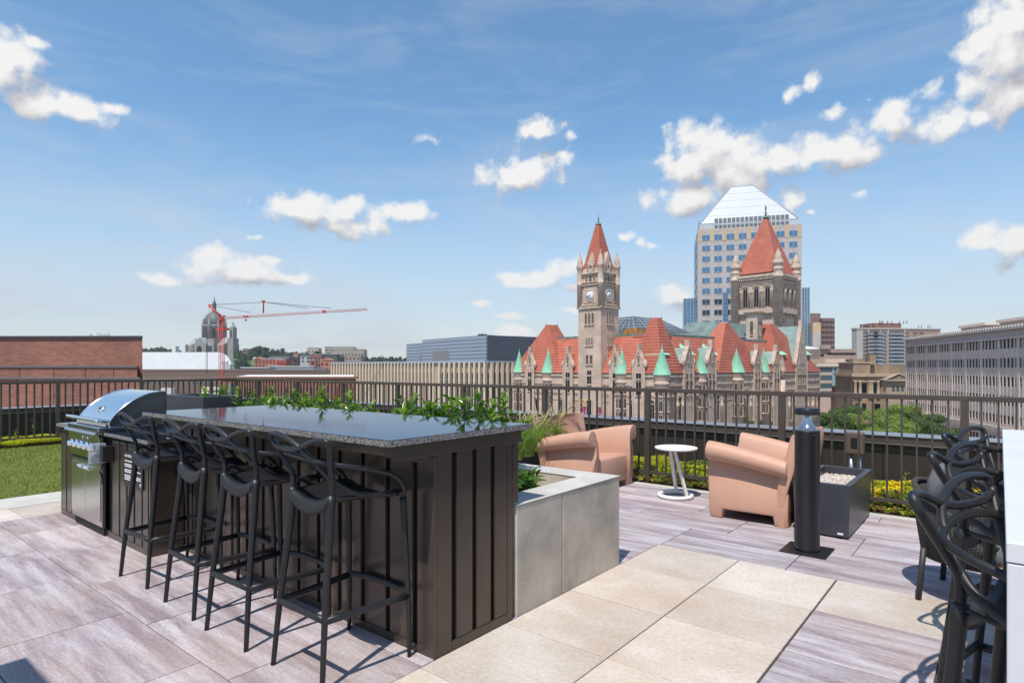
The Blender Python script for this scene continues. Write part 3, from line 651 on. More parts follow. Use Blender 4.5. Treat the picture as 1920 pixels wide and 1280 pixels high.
def build_island():
    t = dthing('bar_island', 'dark bronze clad outdoor bar island with polished granite counters', 'bar counter', -2.03, 1.935)
    ox, oy = -2.03, 1.935
    # core of the raised bar and the low grill cabinet
    b = MB().box(-2.85, -.022, .022, .56, .0, .955).box(-4.70, -2.68, -.203, .56, .0, .80); b.build('core', M_GAP, t)
    def clad_y(y, xa, xb, z0, z1, w=.165, g=.034, d=.02, name='cladding_panel'):
        """vertical panels on a face looking towards -Y"""
        x = xb
        while x > xa+.02:
            a = max(xa, x-w); MB().box(a, x, y-0.0, y+d, z0, z1).build('cladding_panel', M_CLAD, t, bevel=.003); x -= w+g
    # corner trims + base trims
    tr = MB()
    tr.box(-.115, .0, 0, .02, 0.0, .955).box(-.0201, 0, .0205, .115, 0.0, .955)          # front right corner post
    tr.box(-.02, 0, .535, .575, 0.0, .955)
    tr.box(-.0202, .001, .116, .534, .0, .045)
    tr.box(-2.68, -.1155, -.001, .0195, .0, .04)
    tr.box(-4.70, -2.70, -.228, -.2035, .0, .045).box(-2.679,-2.655,-.228,-.0015,.0,.80).box(-2.79,-2.70,-.2275,-.204,.046,.80).box(-4.72,-4.701,-.2275,.56,.0,.80)
    tr.build('trim', M_CLAD, t, bevel=.002)
    clad_y(.0, -2.64, -.15, .042, .93)
    for (a, c) in ((.152,.262),(.296,.400),(.434,.532)): MB().box(-.02, -.0005, a, c, .046, .955).build('cladding_panel', M_CLAD, t, bevel=.003)
    x = -2.82
    for w in (.12,.12,.12,.14): MB().box(x-w, x, -.226, -.204, .046, .775).build('cladding_panel', M_CLAD, t, bevel=.003); x -= w+.03
    x = -4.70
    for w in (.12,.13): MB().box(x, x+w, -.226, -.204, .046, .775).build('cladding_panel', M_CLAD, t, bevel=.003); x += w+.03
    # aprons below the counter
    b = MB().box(-2.60, .012, -.262, -.255, .965, 1.008).box(.005, .0125, -.2545, .64, .945, 1.008)
    b.box(-.10, .0045, .575, .62, .62, .944)
    b.build('apron', M_CLAD, t, bevel=.002)
    for x in (-.02, -.9, -1.75, -2.5):
        MB().prism([(-.255,1.006),(-.02,1.006),(-.02,.93),(-.06,.915),(-.235,.95),(-.255,.962)], x-.02, x+.02, 'x').build('bracket', M_CLAD, t)
    # granite
    g = MB().box(-2.61, .03, -.29, .695, 1.0095, 1.040); o = g.build('bar_top', [M_GRN], t, bevel=.0025)
    e = MB().box(-2.614, .0335, -.2935, -.2902, 1.012, 1.0375).box(.0302, .0335, -.2900, .697, 1.012, 1.0375).box(-2.614,-2.6102,-.2900,.697,1.012,1.0375); e.build('bar_top_edge', M_GRE, t)
    g = MB().box(-3.5, -2.63, -.255, .56, .8045, .834).box(-4.74, -4.28, -.255, .56, .8045, .834).box(-4.28,-3.5,.22,.56,.8045,.834); g.build('grill_counter', M_GRN, t, bevel=.0025)
    MB().box(-3.5, -2.627, -.2585, -.2552, .807, .832).box(-2.6298,-2.6265,-.255,-.02,.807,.832).build('counter_edge', M_GRE, t); MB().box(-4.74,-4.40,-.2585,-.2552,.807,.832).build('counter_edge', M_GRE, t)
build_island()
def build_grill():
    t = dthing('gas_grill', 'stainless steel gas grill with a closed curved hood set in the bar island', 'grill', -5.92, 1.71)
    a, b_ = -.37, .37
    # hood: swept profile
    P = spline([(0,.015,.868),(0,.012,.905),(0,.06,.975),(0,.125,1.035),(0,.21,1.092),(0,.31,1.132),(0,.42,1.145)], 6)
    pr = [(p.y, p.z) for p in P]
    b = MB(); n = len(pr)
    vs = [(a, y, z) for y, z in pr]+[(b_, y, z) for y, z in pr]; b.add(vs, [(i,i+1,n+i+1,n+i) for i in range(n-1)], 0, True); o = b.build('hood', M_SSP, t, fix=False)
    sd = mat('hood_side', (.12,.12,.125), .35, .7)
    for x, s in ((a, -1), (b_, 1)):
        poly = pr+[(.42,.868)]
        MB().prism(poly, x-.004*(s<0), x+.004*(s>0), 'x').build('hood_side', sd, t)
        # bright rim along the profile
        MB().tube([(x+s*.004, y, z) for y, z in pr], .006, 8).build('hood_rim', M_SSP, t)
    MB().box(a, b_, .4205, .44, .84, 1.14).build('hood_back', sd, t)
    MB().box(a-.01, b_+.02, -.07, .44, .835, .867).build('grill_frame', M_SS, t, bevel=.004)
    MB().tube(spline([(a+.0,.0,.915),(a+.0,-.06,.925),(a+.02,-.075,.928),(0,-.078,.928),(b_-.02,-.075,.928),(b_,-.06,.925),(b_,.0,.915)], 5), .014, 12).build('handle', M_SSP, t)
    MB().prism([(.00,.868),(-.012,.872),(-.005,.90),(.012,.925),(.02,.925)], a+.01, b_-.01, 'x').build('hood_lip', M_SS, t)
    # badge
    q = MB().lathe([(0,0),(.038,0),(.036,.008),(0,.012)], seg=28); o = q.build('badge', M_SSP, t, (.0-.02, .078, .995)); o.rotation_euler = (R(48), 0, 0); o.scale = (1.0,.85,1)
    o = MB().lathe([(0,.0),(.016,0),(.012,.010),(0,.014)], seg=16).build('badge_centre', mat('badge_dark', (.12,.07,.04), .3, .6), t, (-.02,.070,1.004)); o.rotation_euler = (R(48),0,0)
    # control panel
    MB().prism([(-.065,.834),(-.065,.80),(-.05,.60),(-.02,.585),(.02,.585),(.02,.834)], a-.005, b_+.005, 'x').build('control_panel', mat('panel_steel', (.40,.41,.40), .12, 1.0), t, bevel=.003)
    MB().prism([(-.085,.833),(-.095,.815),(-.066,.80),(-.0655,.833)], a-.02, b_+.02, 'x').build('front_ledge', M_SS, t)
    for i in range(5):
        x = -.27+.125*i
        o = MB().lathe([(.034,0),(.034,.006),(.024,.010),(.021,.034),(.014,.040),(0,.040)], seg=24).build('knob', M_SSP, t, (x, -.062, .705)); o.rotation_euler = (R(97), 0, 0)
    for x in (.02,.14): o = MB().lathe([(0,0),(.012,0),(.010,.008),(0,.009)], seg=16).build('igniter_button', M_SSP, t, (x, -.066, .775)); o.rotation_euler = (R(94),0,0)
    # doors
    MB().box(a, b_, -.04, -.01, .075, .575).build('door_frame', M_SS, t, bevel=.004)
    for x0, x1 in ((a+.015, -.003), (.003, b_-.015)): 
        d = MB().box(x0, x1, -.047, -.041, .115, .545).build('door', M_SS, t, bevel=.002)
        xm = -.075 if x0 < 0 else .075
        h = MB().prism([(-.066,.535),(-.072,.522),(-.05,.50),(-.0475,.535)], xm-.06, xm+.06, 'x').build('handle', M_SSP, t); 
    MB().box(a-.005, b_+.015, -.058, -.012, .578, .592).build('black_ledge', M_BLK, t)
    MB().box(a+.01, b_-.01, -.02, .0, .005, .07).build('toe_kick', M_GAP, t)
    return t
build_grill()
def build_timer():
    X = dX(196, 1.64); t = dthing('gas_timer_box', 'clear plastic covered gas timer on a black box beside the grill knobs', 'timer box', -5.47, 1.655)
    MB().box(.02, .085, -.03, .05, .615, .735).build('black_box', M_BLK, t, bevel=.004)
    c = mat('clear_plastic', (.55,.60,.66), .15, 0, .2, 20); c.node_tree.nodes['Principled BSDF'].inputs['Alpha'].default_value = .35
    MB().box(-.03, .015, -.095, .02, .60, .755).build('cover', c, t, bevel=.01, seg=3)
    MB().lathe([(0,0),(.03,0),(.026,.018),(0,.02)], seg=20).build('dial', mat('dial_grey', (.35,.38,.42), .4), t, (-.02,-.05,.66)).rotation_euler = (0, R(-90), 0)
    MB().tube(spline([(.04,-.02,.598),(.05,-.03,.56),(.07,-.04,.545),(.06,-.025,.50),(.065,-.02,.44)], 5), .008, 8).build('hose', M_BLK, t)
build_timer()
def build_sign():
    xa = dX(233, 1.70); xb = dX(268, 1.70); w = xb-xa; t = dthing('instruction_sign', 'black instruction plaque with white text on the cabinet side of the bar', 'sign', (xa+xb)/2, 1.700)
    mb = mat('sign_black', (.012,.012,.013), .4); mw = mat('sign_white', (.75,.75,.75), .6)
    z1 = dZ(843, xa, 1.70); z0 = dZ(909, xa, 1.70)
    MB().box(-w/2, w/2, -.004, .002, z0, z1).build('plate', mb, t, bevel=.001)
    txt('GAS GRILL INSTRUCTIONS', .026, 'heading', mw, t, (0, -.0056, z1-.045), (R(90),0,0))
    rnd = random.Random(2); b = MB(); z = z1-.075
    for para in (1,2,2,3,2,2,1,2):
        for l in range(para):
            x = -w/2+.025; end = w/2-.03 if l < para-1 else rnd.uniform(-w*.1, w/2-.06)
            while x < end:
                q = rnd.uniform(.008,.028); q = min(q, end-x)
                if q > .004: b.box(x, x+q, -.0052, -.0044, z-.0045, z+.0045)
                x += q+.005
            z -= .0145
        z -= .012
        if z < z0+.05: break
    b.build('small_print', mw, t)
    MB().lathe([(0,0),(.014,0),(.014,.001),(0,.001)], seg=20).build('emblem', mat('emblem_grey', (.45,.5,.55), .4), t, (w/2-.035,-.0045,z0+.035)).rotation_euler = (R(90),0,0)
build_sign()
# ---------------- bar stools
M_STL = mat('stool_plastic', (.013,.013,.015), .46, 0, .1, 40, bump=.05, bscale=200)
def build_stool():
    t = dthing('bar_stool', 'x', 'bar stool', -2.375, 1.66, group='black plastic stools with looping backs')
    r = .0125
    for s in (-1, 1):
        P = spline([(s*.192,-.215,0),(s*.175,-.19,.30),(s*.155,-.155,.62),(s*.15,-.14,.80)], 5)
        b = MB().tube(P, [.0100+.0065*min(1,(p.z/.8)) for p in P], 12, flat=1.15); b.build('rear_leg', M_STL, t)
        P = spline([(s*.232,.225,0),(s*.225,.222,.30),(s*.215,.21,.60),(s*.21,.205,.745)], 5)
        b = MB().tube(P, [.0100+.006*min(1,(p.z/.7)) for p in P], 12); b.build('front_leg', M_STL, t)
    # footrest: rear, left, right bars and a bowed front bar
    zf = .29
    for nm, pts in (('rear_footrest', [(-.178,-.195,zf),(.178,-.195,zf)]), ('side_footrest', [(.178,-.195,zf-.005),(.226,.222,zf-.005)]), ('side_footrest', [(-.178,-.195,zf-.005),(-.226,.222,zf-.005)]), ('front_footrest', [(-.226,.222,zf),(-.13,.25,zf),(0,.26,zf),(.13,.25,zf),(.226,.222,zf)])):
        P = spline(pts, 6); MB().tube(P, .0165, 12, flat=.75).build(nm, M_STL, t)
    # back loops
    rc = lambda P: [Vector((p.x, p.y-.26*max(0, p.z-.86), p.z)) for p in P]
    up = lambda s: spline([(s*.15,-.14,.79),(s*.155,-.14,.86),(s*.175,-.148,.92),(s*.205,-.155,.98),(s*.226,-.158,1.02)], 6)
    loopA = up(-1)+spline([(-.226,-.158,1.02),(-.222,-.162,1.042),(-.20,-.168,1.050),(-.13,-.178,1.053),(-.05,-.184,1.040),(.02,-.184,1.012),(.07,-.178,.975),(.105,-.165,.935),(.135,-.150,.89),(.165,-.115,.845),(.19,-.04,.80),(.195,.06,.775),(.205,.18,.765)], 6)[1:]
    loopB = up(1)+spline([(.226,-.158,1.02),(.224,-.162,1.040),(.205,-.168,1.046),(.15,-.176,1.040),(.08,-.183,1.018),(0,-.184,.995),(-.09,-.178,.986),(-.17,-.168,.99),(-.215,-.158,1.005)], 6)[1:]
    loopC = spline([(-.205,.205,.745),(-.232,.19,.80),(-.240,.12,.865),(-.236,.02,.905),(-.215,-.08,.940),(-.16,-.15,.960),(-.06,-.176,.965),(.06,-.176,.955),(.16,-.150,.940),(.218,-.08,.925),(.238,.02,.900),(.240,.12,.862),(.232,.19,.80),(.21,.205,.745)], 6)
    loopD = spline([(-.15,-.14,.80),(-.165,-.10,.83),(-.19,-.02,.79),(-.195,.08,.772),(-.205,.18,.765)], 6)
    for nm, P, rr in (('back_loop', loopA, .0108), ('back_loop', loopB, .0108), ('arm_loop', loopC, .0108), ('seat_rail', loopD, .011)):
        MB().tube(rc(P), rr, 12, flat=1.1).build(nm, M_STL, t)
    # seat shell: thin moulded sheet, dipping at the back
    nx, ny = 14, 14; vs = []; fs = []
    for j in range(ny+1):
        v = j/ny; y = -.155+.375*v; hw = .150+.050*min(1, v*1.8)
        for i in range(nx+1):
            u = i/nx*2-1; x = u*hw
            z = .768-.020*(1-u*u)*(1-(v-.45)**2*2)+.022*abs(u)**3; q_ = max(0, 1-v/.3)**2; z = z*(1-q_)+(.800-.036*(1-u*u))*q_
            if v < .12: z += (.12-v)*.0
            if v > .88: z -= (v-.88)*.12
            vs.append((x, y, z))
    W = nx+1
    for j in range(ny):
        for i in range(nx): fs.append((j*W+i, j*W+i+1, (j+1)*W+i+1, (j+1)*W+i))
    # rear skirt
    base = len(vs)
    for k in range(1, 5):
        q = k/4
        for i in range(nx+1):
            u = i/nx*2-1; x = u*.150; z = (.800-.036*(1-u*u))-q*(.048+.016*(1-u*u)); vs.append((x, -.155-.012*math.sin(q*2.4), z))
    for k in range(4):
        for i in range(nx):
            A = (i if k == 0 else base+(k-1)*W+i); fs.append((A, A+1, base+k*W+i+1, base+k*W+i))
    b = MB(); b.add(vs, fs, 0, True); o = b.build('seat', M_STL, t); sd = o.modifiers.new('solid','SOLIDIFY'); sd.thickness = .010; sd.offset = -1
    # gussets where the legs meet the seat
    for s in (-1, 1):
        P = spline([(s*.156,-.150,.66),(s*.150,-.145,.72),(s*.12,-.150,.745),(s*.06,-.155,.715)], 5); MB().tube(P, [.012,.013,.013,.013,.013,.012,.012,.011,.010,.010,.009,.008,.007,.007,.006,.005][:len(P)], 10).build('gusset', M_STL, t)
    return t
st = build_stool()
labs = ['black bar stool at the right end of the granite bar, nearest the camera', 'second black bar stool from the right end of the granite bar', 'black bar stool at the granite bar, next to the one beside the instruction plaque', 'black bar stool farthest left, standing in front of the instruction plaque']
st['label'] = labs[0]; S = [st]
for i, x in enumerate((-2.985, -3.535, -4.24)):
    c = copy_tree(st); c.location = dk(x, 1.64+.01*i); c.rotation_euler = (0,0,DROT+(.03,-.02,.05)[i]); c['label'] = labs[i+1]
hl = ['black bar stool nearest the camera at the white table on the right', 'middle black bar stool along the white table edge', 'farthest black bar stool along the white table edge, nearest the railing']
for i, (x, y, a) in enumerate(((-.095,1.915,-107), (-.128,2.747,-105), (-.133,3.56,-107))):
    c = copy_tree(st); a = R(a)
    hx, hy = -math.sin(a), math.cos(a)       # heading of local +y
    c.location = dk(x+hx*.21, y+hy*.21); c.rotation_euler = (0,0,DROT+a); c['label'] = hl[i]
# ---------------- white high table at the right
def build_table():
    t = dthing('high_table', 'white high dining table cut off by the right edge of the picture', 'table', 0.0, 1.34)
    mw = mat('table_white', (.60,.605,.62), .35, 0, .03, 2); mi = mat('table_inset', (.42,.41,.40), .3, 0, .05, 3)
    MB().box(.008, 1.2, 0, 2.42, 1.015, 1.05).build('frame', mw, t, bevel=.002)
    MB().box(.11, 1.1, .10, 2.32, 1.0505, 1.054).build('tabletop', mi, t)
    MB().box(.009, 1.2, .001, .05, 0, 1.013).build('end_panel', mw, t, bevel=.002)
    MB().box(.009, 1.2, 2.37, 2.419, 0, 1.013).build('end_panel', mw, t, bevel=.002)
build_table()
# ---------------- woven dining chair beyond
def build_rope_chair():
    t = dthing('dining_chair', 'dark woven rope armchair with a round cushion standing beyond the white table', 'dining chair', -.10, 4.42, rot=R(-100))
    mr = mat('rope', (.055,.05,.045), .8, 0, .3, 60, bump=.8, bscale=120); ml = mat('chair_leg', (.028,.028,.030), .5); mc = mat('cushion', (.11,.115,.13), .9, 0, .1, 30, bump=.3, bscale=150); mt = mat('teak', (.42,.26,.14), .6)
    for sx in (-1, 1):
        for sy in (-1, 1): MB().tube([(sx*.25, sy*.23, 0), (sx*.225, sy*.21, .30)], .016, 10).build('leg', ml, t)
    MB().lathe([(0,.24),(.26,.24),(.27,.25),(.26,.265),(0,.265)], seg=40).build('seat', mt, t)
    MB().lathe([(0,.266),(.24,.266),(.255,.30),(.24,.36),(0,.38)], seg=40).build('seat_cushion', mc, t)
    # woven shell: vertical cords around the back half
    b = MB()
    for i in range(78):
        a = R(-115+i*(230/77))-math.pi/2
        h = .40*math.cos((a+math.pi/2)*.62)+.02
        b.tube([(.265*math.cos(a), .265*math.sin(a), .235), (.295*math.cos(a), .295*math.sin(a), .235+h*.5), (.305*math.cos(a), .305*math.sin(a), .235+h)], .0075, 6)
    b.build('woven_shell', mr, t)
    P = []
    for i in range(40):
        a = R(-117+i*(234/39))-math.pi/2; h = .40*math.cos((a+math.pi/2)*.62)+.02; P.append((.307*math.cos(a), .307*math.sin(a), .235+h))
    MB().tube(P, .016, 10).build('top_rail', mr, t)
    b = MB()
    for k, (rr, zz) in enumerate(((.275,.60),)):
        pass
    o = MB().lathe([(0,-.045),(.12,-.04),(.17,0),(.12,.04),(0,.045)], seg=32).build('back_cushion', mc, t, (0,-.19,.62)); o.rotation_euler = (R(80),0,0)
build_rope_chair()
# unseen slab added outside the frame: its corner throws the patch of shade at the bottom left
def build_shade_slab():
    # shadow corner (deck) (-3.52,.72); lift by sun
    h = 2.6; k = h/sv.z; d = Vector((sv.x, sv.y, 0))*k
    c = dk(-3.52, .74)+Vector((d.x, d.y, 0)); cx = c.dot(DEX); cy = c.dot(DEY)
    t = dthing('shade_slab', 'unseen flat slab on a post, added behind the camera to cast shade', 'shade_slab', cx, cy)
    m = mat('shade_slab_dark', (.08,.08,.09), .5)
    MB().box(0, 1.6, -2.2, 0, h-.04, h+.04).build('roof', m, t)  # added slab, shaped only for the shadow of its corner
    MB().box(.15, .25, -2.15, -2.05, 0, h-.04).build('post', m, t)
build_shade_slab()
# ================= CITY =================
M_STONE = brickmat('castle_stone', (.51,.385,.30), (.57,.435,.345), (.37,.275,.215), bw=1.1, rh=.42, ms=.03, var=.24, vs=.35, bump=.5)
M_STONE2 = mat('stone_trim', (.50,.39,.31), .85, 0, .22, 1.0)
M_TILE = bandmat('roof_tile', (.44,.125,.075), (.24,.07,.048), .62, .4, rough=.75, var=.24, vs=.35, bump=.8)
M_COPR = bandmat('green_copper', (.30,.62,.43), (.19,.46,.32), .55, .18, axis=3, rough=.6, var=.12, vs=1.2, bump=.3)
M_COPD = mat('dull_copper', (.15,.205,.19), .65, .1, .25, .6)
M_GLASS = mat('dark_window', (.010,.012,.015), .3, 0, .5, .6, spec=.25)
M_ROOF = mat('flat_roof', (.20,.19,.18), .9, 0, .15, .3)
WINMESH = {}
def win_mesh(w, h, arch, d, fr, mulls=1):
    """window unit centred at x=0, sill at z=0, standing out from the wall plane y=0 towards -y"""
    key = (round(w,2), round(h,2), arch, d, fr)
    if key in WINMESH: return WINMESH[key]
    b = MB()
    def outline(w, h, g=0):
        if not arch: return [(-w/2-g,-g),(w/2+g,-g),(w/2+g,h+g),(-w/2-g,h+g)]
        r = w/2+g; P = [(-w/2-g,-g),(w/2+g,-g)]
        for k in range(0, 9): a = math.pi*k/8; P.append((r*math.cos(a), h-w/2+r*math.sin(a)))
        return P
    o = outline(w, h, fr); i_ = outline(w, h, 0); n = len(o)
    vs = [(x,-d,z) for x,z in o]+[(x,-d,z) for x,z in i_]+[(x,.0,z) for x,z in o]+[(x,-.02,z) for x,z in i_]
    fs = []
    for k in range(n):
        l = (k+1) % n; fs += [(k,l,n+l,n+k),(k,2*n+k,2*n+l,l),(n+k,n+l,3*n+l,3*n+k)]
    b.add(vs, fs, 0); b.add([(x,-.02,z) for x,z in i_], [tuple(range(n))], 1)
    for q in range(mulls): x = -w/2+w*(q+1)/(mulls+1); b.box(x-.03, x+.03, -.05, -.021, 0, h-(w*.15 if arch else 0), 0)
    b.box(-w/2-fr*1.4, w/2+fr*1.4, -d-.14, 0, -fr-.16, -fr*.2, 0)
    WINMESH[key] = b; return b
def add_windows(t, lst, name='window', mats=None):
    """lst of (x, y, z, w, h, arch, rotz, d, fr) in the thing's frame; first 100 separate parts, the rest one stuff part"""
    mats = mats or [M_STONE2, M_GLASS]; protos = {}; rest = MB()
    for i, (x, y, z, w, h, arch, rz, d, fr) in enumerate(lst):
        key = (round(w,2), round(h,2), arch, d, fr)
        if i < 100:
            if key not in protos: o = win_mesh(w, h, arch, d, fr).build(name, mats, t); protos[key] = o
            else: o = protos[key].copy(); COL.objects.link(o)
            o.location = (x, y, z); o.rotation_euler = (0,0,rz)
        else:
            s = win_mesh(w, h, arch, d, fr); Tm = Matrix.Translation((x,y,z)) @ Matrix.Rotation(rz, 4, 'Z')
            rest.T = Tm; 
            for k, f in enumerate(s.f): pass
            base = len(rest.v)
            for v in s.v: rest.v.append(Tm @ v)
            for f, mm in zip(s.f, s.m): rest.f.append([base+q for q in f]); rest.m.append(mm); rest.sm.append(False)
    if rest.f: rest.T = None; tag(rest.build(name+'s', mats, t), 'the remaining small windows of this building', kind='stuff')
CA = R(-46.5)
def build_castle():
    f = Fr(1241, 118, CA); t = f.thing('castle_hall', 'tan granite castle-like civic hall with red tile roofs, green copper cones and two towers', 'civic building')
    X, Y, Z = f.X, f.Y, f.Z
    zg = GROUND; ze = Z(700, 0, 0)               # eaves
    xl = X(962); yr = Y(1537)
    W = MB(); W.box(xl, 0, 0, 14, zg, ze); W.box(-14, 0, 0.02, yr, zg, ze-.01); W.box(xl, xl+14, .03, yr*.8, zg, ze-.02); W.build('wall', M_STONE, t)
    # string courses and corbels
    S = MB()
    for py, d, hh in ((704,.25,.35),(722,.18,.3),(742,.12,.2)):
        z = Z(py); S.box(xl-.0, .0+d, -d, -.002, z-hh, z); S.box(.002, d, -.001, yr, z-hh, z)
    z = Z(757); S.box(xl, 0, -.1, -.002, z-.2, z); S.box(.002, .1, 0, yr, z-.2, z)
    z = Z(739)
    x = xl
    while x < -.5: S.box(x, x+.3, -.22, -.003, z-.7, z-.22); x += .6
    y = .5
    while y < yr-1: S.box(.003, .22, y, y+.3, z-.7, z-.22); y += .6
    S.build('string_course', M_STONE2, t)
    # main roofs (steep tiled slopes with flat tops)
    zr = Z(627, X(1190), 4); dp = 4.6
    Rf = MB()
    Rf.prism([(-.35, ze+.05), (dp, zr), (dp+5, zr), (14, ze+.05)], xl+6, -4, 'x')
    y1 = yr-2
    Rf.prism([(.35, ze+.06), (-dp, zr-.02), (-dp-5, zr-.02), (-14, ze+.06)], 4.2, y1, 'y'); Rf.build('roof', M_TILE, t)
    C = MB(); C.box(xl+7, -5, dp-.15, dp+.25, zr-.15, zr+.35); C.box(-dp-.25, -dp+.15, 5, y1, zr-.15, zr+.33); C.box(-dp-5, -dp-.3, 5, y1, zr+.02, zr+.2); C.box(xl+7, -5, dp+.3, dp+5, zr+.021, zr+.21); C.build('roof_coping', M_COPD, t)
    def pyramid(x0, x1, y0, y1, zt, rx0, rx1, ry0, ry1, zb=None):
        b = MB(); b.frust((x0-.3,x1+.3,y0-.3,y1+.3), (rx0,rx1,ry0,ry1), (zb if zb is not None else ze)+.04, zt); o = b.build('pavilion_roof', M_TILE, t)
        b = MB(); 
        for (xx, yy) in ((rx0, ry0), (rx1, ry1)): b.lathe([(.16,zt-.1),(.05,zt+.3),(.03,zt+1.0),(0,zt+1.2)], (xx,yy), 8)
        b.tube([(rx0,ry0,zt+.02),(rx1,ry1,zt+.02)], .13, 6); b.build('ridge_cap', M_STONE2, t)
    # corner pavilion
    zc = Z(596, -3.5, 3.5); pyramid(X(1183), 0, 0, -X(1183), zc, -4.6, -3.0, 3.0, 4.6)
    # left pavilion
    a = X(1048); c = xl; zc2 = Z(609, (a+c)/2, 4); pyramid(c, a, 0, 9, zc2, (a+c)/2-.2, (a+c)/2+.8, 4, 7)
    W2 = MB()
    # right side pavilions
    y0, y1_ = Y(1345), Y(1432); zc3 = Z(605, -4, (y0+y1_)/2); pyramid(-9, 0, y0, y1_, zc3, -5.2, -3.6, (y0+y1_)/2-.8, (y0+y1_)/2+.8)
    y0, y1_ = Y(1463), Y(1537); zc4 = Z(606, -5, y0+2.5); pyramid(-11, 0, y0, y1_, zc4, -6.5, -4.2, y0+4, y0+6)
    # conical turrets (drum + green cone + finial)
    def turret(x, y, pw, ptop, pbase):
        d = f.p(x, y).y; r = pw/2*d/F; zb = Z(pbase, x, y); zt = Z(ptop, x, y)
        g = MB(); g.lathe([(r*.80, zg), (r*.80, zb-2.0), (r*.92, zb-1.75), (r*.92, zb-1.6), (r*.80, zb-1.5), (r*.80, zb-1.0), (r*.88, zb-.75), (r*.90, zb-.15), (r*.97, zb)], (x,y), 28); g.build('turret', M_STONE, t)
        k = MB(); k.lathe([(r, zb), (r*.99, zb+.08), (.10, zt-.25), (.16, zt-.2), (.05, zt), (.03, zt+.6), (0, zt+.7)], (x,y), 28)
        for i in range(16):
            a = 2*math.pi*i/16; k.tube([(x+r*math.cos(a), y+r*math.sin(a), zb+.08), (x+.1*math.cos(a), y+.1*math.sin(a), zt-.3)], .035, 4, smooth=False)
        k.build('turret_roof', M_COPR, t)
        return r*.80, zb
    wins = []
    def turwin(x, y, r, zb, n=4, lo=(-3.0,-6.0,-8.9)):
        for q in range(n):
            a = CA*0+math.pi*1.5+ (q-(n-1)/2)*.72 + R(45)
            for (dz, h) in zip(lo, (1.5,1.9,2.1)):
                wins.append((x+(r-.02)*math.cos(a), y+(r-.02)*math.sin(a), zb-1.6+dz+.6, .62, h, False, a+math.pi/2, .10, .08))
    tl = [(0,0,33,650,703),(X(1165),.2,27,655,701),(X(1027),.2,26,656,699),(X(972),.3,23,658,698),
          (-.2,Y(1315),27,658,700),(0.2,Y(1379),31,655,698),(-.2,Y(1433),23,655,707-9),]
    for (x, y, pw, pt, pb) in tl:
        r, zb = turret(x, y, pw, pt, pb); turwin(x, y, r, zb)
    # pepper-pot pinnacles (stone)
    def pinn(b, x, y, r, z0, z1):
        h = z1-z0; b.lathe([(r,z0),(r,z0+h*.30),(r*1.2,z0+h*.34),(r*1.2,z0+h*.40),(r*.85,z0+h*.55),(r*.9,z0+h*.57),(r*.5,z0+h*.75),(r*.55,z0+h*.77),(.08,z0+h*.95),(.14,z0+h*.97),(0,z1)], (x,y), 16)
    b = MB(); yy = Y(1467,.3); pinn(b, .3, yy, .7, Z(712,.3,yy), Z(665,.3,yy)); b.lathe([(.7,zg),(.7,Z(712,.3,yy))],(.3,yy),16); b.build('pinnacle', M_STONE2, t)
    # gabled dormers
    def gable(c, wpx, ptop, pbot, side, shoulder=True, copper=False, tall=False, deep=3.0):
        """c = distance along the facade; side 'f' (y=0) or 'r' (x=0)"""
        P0 = f.p(c, 0) if side == 'f' else f.p(0, c); d = P0.y
        zt = H-(ptop-HZ)*d/F; zb = ze-.6; zs = zb+(zt-zb)*(.42 if not tall else .20); w = wpx
        T = Matrix.Identity(4) if side == 'f' else Matrix.Rotation(R(90), 4, 'Z')
        Tm = Matrix.Translation((c,0,0)) if side == 'f' else Matrix.Translation((0,c,0)) @ T
        g = MB(); g.T = Tm
        g.prism([(-w/2,zg+6),(w/2,zg+6),(w/2,zs),(0,zt-.5),(-w/2,zs)], -.45, .25, 'y'); g.build('gable', M_STONE, t)
        k = MB(); k.T = Tm
        for s in (-1, 1):
            k.prism([(s*(w/2+.18),zs-.1),(s*(w/2-.2),zs-.1),(0,zt-.55),(0,zt+.05)], -.6, .35, 'y')
            if shoulder: k.lathe([(.0,zs-1.0),(.28,zs-.7),(.42,zs-.2),(.42,zs+.3),(.25,zs+.75),(.12,zs+.9),(0,zs+1.0)], (s*(w/2+.12), -.3), 10)
            k.box(s*(w/2-.12), s*(w/2+.16), -.58, -.451, zg+6, zs-.3)
        k.box(-.24, .24, -.62, .38, zt-.75, zt+.95)
        k.build('gable_coping', M_STONE2, t)
        r = MB(); r.T = Tm; r.prism([(-w/2+.1,zs-.2),(w/2-.1,zs-.2),(0,zt-.75)], .251, deep, 'y'); r.build('dormer_roof', mat('aged_copper', (.23,.33,.31), .65, 0, .2, .7) if copper else M_TILE, t)
        # windows
        rz = 0 if side == 'f' else R(90)
        def wp(u, z, ww, hh, ar): 
            q = Tm @ Vector((u, -.46, z)); wins.append((q.x, q.y, q.z, ww, hh, ar, rz, .07, .06))
        ww = min(.55, w*.16)
        if tall:
            for u in (-1.2,0,1.2): wp(u, zs+.4, .6, 2.6, True)
            wp(0, zt-5.2, .4, 2.2, True)
            for u in (-2.4,-1.2,0,1.2,2.4): wp(u, zs-2.6, .75, 1.3, False); wp(u, zs-5.6, .75, 2.5, False)
        else:
            if w > 3.2:
                wp(-.5, zs+.2, .5, 1.7, True); wp(.5, zs+.2, .5, 1.7, True)
                for u in (-.8,.8): wp(u, ze-1.9+.6, .85, 1.2, False); wp(u, ze-5.0+.6, .85, 2.6, False)
            else:
                wp(0, zs+.25, .42, 1.5, False); wp(0, ze-1.1, 1.2, 1.1, False); wp(0, ze-4.4, 1.2, 2.7, False)
    fs_ = lambda px: X(px)
    for px, pt in ((1200,653),(1156,655),(1067,657),(996,658)): gable(X(px), 2.7, pt, 700, 'f')
